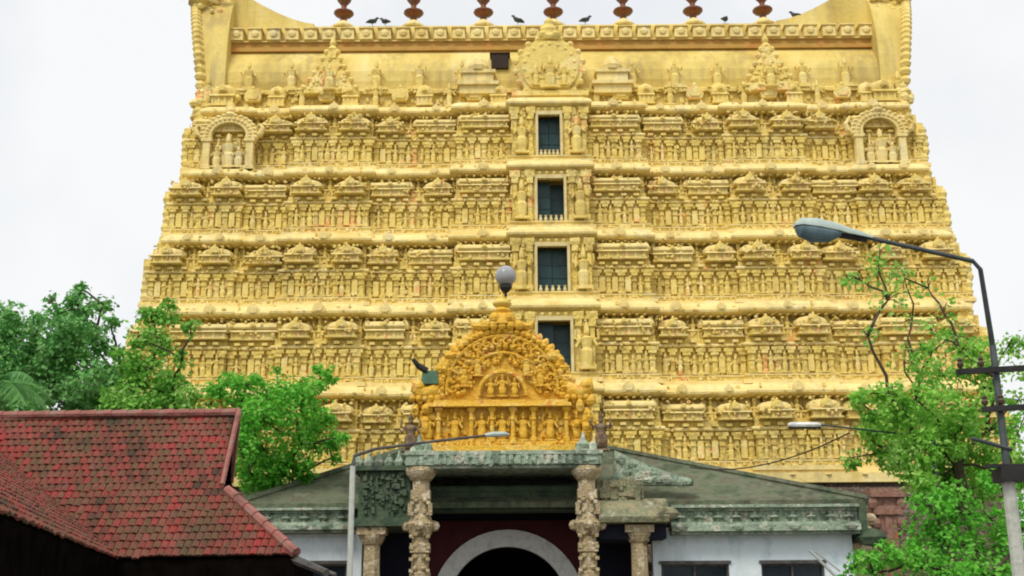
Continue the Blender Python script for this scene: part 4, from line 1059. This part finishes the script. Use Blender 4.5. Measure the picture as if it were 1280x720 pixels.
def head_shell(prof, zoff, name, mt, parent, lo):
    m = MB(); vs = []; n = 14
    for u, wv, hv in prof:
        for k in range(n):
            a = pi*k/(n-1) if not lo else -pi*k/(n-1)
            vs.append(h0+ax*(u*Lh)+sd_*(wv*cos(a))+upv*(zoff+hv*sin(a)))
    fs = []
    for i in range(len(prof)-1):
        for k in range(n): k2 = (k+1) % n; fs.append((i*n+k, i*n+k2, (i+1)*n+k2, (i+1)*n+k))
    fs += [tuple(range(n-1,-1,-1)), tuple(range((len(prof)-1)*n, len(prof)*n))]
    m.add(vs, fs); return m.build(name, mt, parent, smooth=False)
hd = head_shell([(-.02,.05,.05),(.1,.07,.09),(.32,.10,.13),(.48,.16,.17),(.75,.20,.19),(.95,.17,.15),(1.02,.08,.06)], .0, 'lamp_head', LAMPHOOD, up_, False)
head_shell([(.42,.12,.06),(.55,.17,.17),(.78,.19,.22),(.95,.15,.15),(1.0,.07,.05)], -.012, 'lamp_lens', LENS, hd, True)
m = MB(); m.box(0,0,0,0,0,0) if False else None
m.tube([h0+ax*(.05*Lh)-upv*.03, h0+ax*(.42*Lh)-upv*.03], .05, 6); m.build('ballast', BLACK, hd)
for pxa, pxb, py_a, py_b in ((1196, 1300, 465, 459), (1228, 1310, 512, 507)):
    A_, B_ = at(pxa, py_a, yu-.12), at(pxb, py_b, yu-.12)
    m = MB(); dv = (B_-A_).normalized(); ppd = Vector((0,1,0))
    vs = []
    for p in (A_, B_):
        for dy, dz in ((-.05,-.045),(.05,-.045),(.05,.045),(-.05,.045)): vs.append(p+Vector((0,dy,dz)))
    m.add(vs, [(3,2,1,0),(4,5,6,7),(0,1,5,4),(1,2,6,5),(2,3,7,6),(3,0,4,7)])
    ca = m.build('crossarm', BLACK, up_)
    for f in (.05, .3, .9):
        p = A_+(B_-A_)*f; m = MB(); m.lathe([(.02,.04),(.02,.07),(.05,.08),(.06,.13),(.035,.17),(.05,.2),(.02,.24)], p, 8); m.build('insulator', CERAMIC, ca)
m = MB(); p = at(1266, 592, yu-.18); m.box(p.x-.2, p.x+.2, yu-.22, yu+.2, p.z-.12, p.z+.1); m.box(p.x-.42, p.x+.3, yu-.2, yu-.1, p.z+.101, p.z+.16); m.build('junction_box', BLACK, up_)
m = MB()
A_, B_ = at(1214, 548, yu-.1), at(1265, 562, yu-.05); m.tube([A_, B_], .035, 6); m.build('stay_bar', STEEL, up_)

# small tube lamp on a long arm coming out of the tree
yt = 26.5
pa, pb_ = at(985, 531, yt), at(1026, 531, yt)
base_x = at(1180, 700, yt).x
tl = tag(empty('tube_lamp', (base_x, yt, 0)), 'short white tube lamp on a long thin arm, in front of the lowest golden storey', 'street lamp')
m = MB(); m.tube([(base_x, yt, 0), (base_x, yt, ez(545, yt, 1180))], .06, 7); m.build('pole', STEEL, tl)
m = MB(); m.tube([(base_x, yt, ez(546, yt, 1180)), at(1105, 540, yt), pb_], .022, 6); m.build('lamp_arm', STEEL, tl)
m = MB(); m.tube([pa, pa+(pb_-pa)*.1, pb_-(pb_-pa)*.1, pb_], [.03,.06,.06,.03], 8); hdm = m.build('lamp_head', ARCHGREY, tl)
m = MB(); m.tube([pa-Vector((0,0,.07)), pb_-Vector((0,0,.07))], .025, 6); m.build('lamp_tray', BLACK, hdm)
def wire(p, q, sag, lab, r=.018):
    m = MB(); pts = []
    for i in range(15):
        u = i/14; v_ = p.lerp(q, u); v_.z -= sag*4*u*(1-u); pts.append(v_)
    m.tube(pts, r, 5); tag(m.build('overhead_wire', BLACK), lab, 'wire')
wire(at(862, 584, 36.8), at(1062, 541, 27), .35, 'thin dark wire rising from the mossy hall roof to the right, under the tube lamp')
# leaning pale pipe at lower right
m = MB(); m.tube([at(1012, 688, 37), at(1046, 722, 36.5)], .045, 7); m.tube([at(1020, 690, 37.0), at(1050, 714, 36.6)], .025, 6); p = at(1046, 722, 36.5); m.tube([p, (p.x+.8, p.y, 0)], .045, 7)
tag(m.build('metal_handrail', mat('grey_rail', [(.22,.25,.24), (.34,.36,.34)], 4, .6)), 'slanting grey metal handrail in front of the right hall windows', 'handrail')

# ------------------------------------------------------------------ trees
def leaf_cloud(mb, c, r, n, size, q, squash=.8, shell=.45):
    for _ in range(n):
        d_ = Vector((q.gauss(0,1), q.gauss(0,1), q.gauss(0,1))).normalized(); rad = r*(shell+(1-shell)*q.random()**.6)*(1 if q.random() > .12 else 1.2)
        p = c+Vector((d_.x*rad, d_.y*rad, d_.z*rad*squash))
        a = Vector((q.gauss(0,1), q.gauss(0,1), q.gauss(0,.6)-.3)).normalized(); nn = (d_*.5+Vector((q.gauss(0,.6), q.gauss(0,.6), .6+q.gauss(0,.5)))).normalized()
        b_ = nn.cross(a)
        if b_.length < .1: continue
        b_.normalize(); a = b_.cross(nn); s = size*q.uniform(.6, 1.3)
        tip = p+a*s-nn*s*.2; l = p+a*s*.45+b_*s*.36+nn*s*.08; r_ = p+a*s*.45-b_*s*.36+nn*s*.08
        mb.add([p, r_, tip, l], [(0,1,2,3)])
def tree(label, Y, base_px, clumps, leaf, size, dens, seed, trunk_r=.22, group=None, ysp=1.6, fork=.45, cat='tree'):
    q = random.Random(seed)
    bx = at(base_px, 700, Y).x
    root = tag(empty('tree', (bx, Y, 0)), label, cat, group)
    lf = MB(); wd = MB(); cs = []
    for c in clumps:
        px, py, rp = c[:3]; dn = c[3] if len(c) > 3 else 1.0
        yy = Y+q.uniform(-ysp, ysp); p = at(px, py, yy); r = rp*mpp(yy, p.z); cs.append((p, r, dn))
    ztop = max(p.z for p, _, _ in cs); zf = ztop*fork
    fx = bx+(sum(p.x for p, _, _ in cs)/len(cs)-bx)*.4
    F0 = Vector((fx, Y, zf))
    wd.tube([(bx, Y, 0), (bx+(fx-bx)*.3+.1, Y, zf*.4), F0, F0+Vector((.05,0,.25))], [trunk_r*1.25, trunk_r, trunk_r*.75, trunk_r*.5], 9)
    order = sorted(range(len(cs)), key=lambda k: (cs[k][0]-F0).length)
    nodes = [(F0, 0.0, None)]; par = {}; idx = {}
    for k in order:                                    # each limb grows from the nearest earlier fork
        p = cs[k][0]; best = min(range(len(nodes)), key=lambda m_: (p-nodes[m_][0]).length*(1.6 if nodes[m_][0].z > p.z+.2 else 1)+.3*nodes[m_][1])
        par[k] = best; nodes.append((p, nodes[best][1]+(p-nodes[best][0]).length, k)); idx[k] = len(nodes)-1
    wgt = [1]*len(nodes)
    for k in reversed(order): wgt[par[k]] += wgt[idx[k]]
    for k in order:
        p, r, dn = cs[k]; a = nodes[par[k]][0]; L_ = (p-a).length
        ra = trunk_r*.62*sqrt(wgt[idx[k]]/len(nodes))+.012; rb = max(.012, ra*.6)
        off = lambda f: Vector((q.uniform(-f,f), q.uniform(-f,f), q.uniform(-.2*f,f)))*L_
        wd.tube([a, a.lerp(p, .33)+off(.10), a.lerp(p, .68)+off(.08), p, p+Vector((q.uniform(-.3,.3)*r, 0, r*.4))], [ra, ra*.9, ra*.75, rb, .008], 6)
        sub = max(3, int(r*5)+2); tot = dens*dn*r*r
        for _ in range(sub):
            d_ = Vector((q.gauss(0,1), q.gauss(0,1), q.gauss(0,.8))).normalized()*r*q.uniform(.35,.9)
            e = p+d_; wd.tube([p, p+d_*.5+Vector((0,0,.05)), e], [rb*.5,.012,.006], 4)
            leaf_cloud(lf, e, r*q.uniform(.3,.55), int(tot*600/sub), size*.60, q)
        leaf_cloud(lf, p, r, int(tot*320), size*.60, q, .85, .3)
    wd.build('trunk', BARK, root); o = lf.build('crown', leaf, root)
    return root

TG = 'green trees around the temple front'
tree('dark blue-green broadleaf tree rising highest at far left against the white sky', 45, 80,
     [(-20,420,40),(15,415,32),(40,440,34),(68,395,20,.8),(64,372,9,.7),(100,385,22),(104,362,12),(128,380,16),(138,404,14,.8),(85,420,34),(115,430,30),(70,470,38),(20,475,40),(120,475,36),(146,440,12,.6),(50,400,14,.6),(30,510,40),(80,510,40),(130,510,36),(0,450,36),(-30,490,40),(90,460,34),(150,470,28),(160,500,30),(10,390,22,.7),(75,440,30)], LEAF_TEAL, .34, 1.0, 1, .3, TG)
tree('mid-green slender tree overlapping the left edge of the golden tower', 42, 190,
     [(188,396,18),(208,392,20),(238,410,13,.8),(172,420,18),(200,430,24),(160,450,22),(185,465,30),(228,450,14,.5),(215,480,26),(165,495,30),(205,505,30),(240,500,24,.8),(150,515,30),(180,520,28),(220,520,26)], LEAF_MID, .30, 1.0, 2, .2, TG)
tree('bright green bushy tree behind the right end of the tiled roof', 40, 350,
     [(275,490,24),(305,486,26),(322,475,12,.8),(345,495,30),(375,480,16,.7),(400,476,20),(410,462,9,.8),(345,460,8,.5),(370,510,38),(330,525,40),(395,522,26),(300,520,30),(330,565,34),(375,560,30),(412,550,20),(428,548,11,.8),(355,585,24),(415,572,14,.6),(310,585,26),(345,600,22),(380,590,18),(300,560,24),(320,605,20)], LEAF_BRIGHT, .27, 1.15, 3, .2, TG)
tree('bright lime green tree with thin bare upper branches at the right edge', 27, 1225,
     [(1098,332,26,.26),(1075,350,22,.22),(1120,345,18,.2),(1110,375,28,.16),(1085,420,20,.16),(1180,392,22,.2),(1195,420,24,.55),(1150,470,26,.4),(1165,440,20,.6),(1210,445,22,.6),(1262,430,18,.6),(1270,460,22,.35),
      (1082,494,15,1),(1110,492,24,1),(1130,515,28,1),(1105,530,22,1),(1160,520,30,.9),(1065,572,15,.8),(1110,565,30,1.1),(1150,560,38,1.1),(1195,545,34,1),(1235,540,26,.7),(1190,595,34,1),(1230,600,30,.9),(1160,600,26,1),(1265,560,22,.6),(1080,535,16,.7),(1275,500,24,.4),(1240,490,22,.4),(1150,600,26,1),(1200,470,26,.5),(1180,505,26,.8),(1140,440,16,.3),(1130,345,18,.2),(1160,360,22,.15),(1100,314,14,.2),(1200,620,30,1),(1160,560,34,1),(1220,570,34,.9),(1120,540,26,1),(1180,540,34,1),(1260,590,26,.8),(1090,550,16,.8),(1145,500,26,.7),(1210,510,30,.7),(1240,470,26,.5),(1275,430,20,.45),(1075,500,16,.8),(1095,520,22,1),(1160,610,24,.9),(1200,440,24,.35),(1180,470,26,.5),(1130,455,20,.25),(1225,445,22,.4),(1140,400,22,.15),(1165,415,20,.25),(1060,350,16,.2),(1275,535,26,.7),(1275,600,26,.8),(1130,572,24,1)], LEAF_LIME, .21, 1.7, 4, .15, TG, 1.3, .5)
tree('dense bright green bush low at the lower right corner below the lime tree', 25, 1180,
     [(1165,635,30),(1200,640,36),(1235,650,34),(1155,665,30),(1185,680,36),(1230,690,36),(1265,690,24),(1112,690,22),(1075,700,16),(1130,700,30),(1155,620,18,.8),(1262,640,22,.9),(1200,715,34),(1250,600,26),(1090,715,24),(1160,710,36),(1240,720,34),(1275,670,24),(1085,700,20),(1065,715,16),(1278,630,22)], LEAF_BRIGHT, .19, 1.35, 5, .16, TG, 1.0, .4, 'bush')
# palm at far left
q = random.Random(9)
pc = at(-12, 486, 37)
palm = tag(empty('palm_tree', (pc.x, 37, 0)), 'palm with drooping feathery fronds at the far left above the tiled roof', 'palm tree')
m = MB(); m.tube([(pc.x-.4, 37, 0), (pc.x-.2, 37, pc.z*.5), (pc.x, 37, pc.z)], [.2,.15,.13], 9); m.build('trunk', BARK, palm)
for i in range(15):
    a = 2*pi*i/15+q.uniform(-.2,.2); el = q.uniform(.2, 1.2); L_ = q.uniform(1.7, 2.5)
    d_ = Vector((cos(a), sin(a), 0)); pts = []
    for j in range(9):
        u = j/8; pts.append(pc+d_*(L_*u*cos(el*.6))+Vector((0,0,L_*(u*sin(el)-.75*u*u))))
    m = MB(); m.tube(pts, [.035-.003*j for j in range(9)], 5)
    for j in range(46):
        u = .1+.9*j/45; x = u*8; k = min(7, int(x)); p = pts[k].lerp(pts[k+1], x-k); t_ = (pts[k+1]-pts[k]).normalized(); sd2 = t_.cross(Vector((0,0,1))).normalized()
        for s in (-1, 1):
            ll = .75*sin(pi*min(1, u*.9+.1))+.15; e = p+sd2*s*ll*.7+t_*ll*.55-Vector((0,0,ll*.3+q.uniform(0,.15))); wv = t_*.016
            m.add([p-wv, p+wv, e+wv*.3, e-wv*.3], [(0,1,2,3)])
    m.build('frond', FROND, palm)
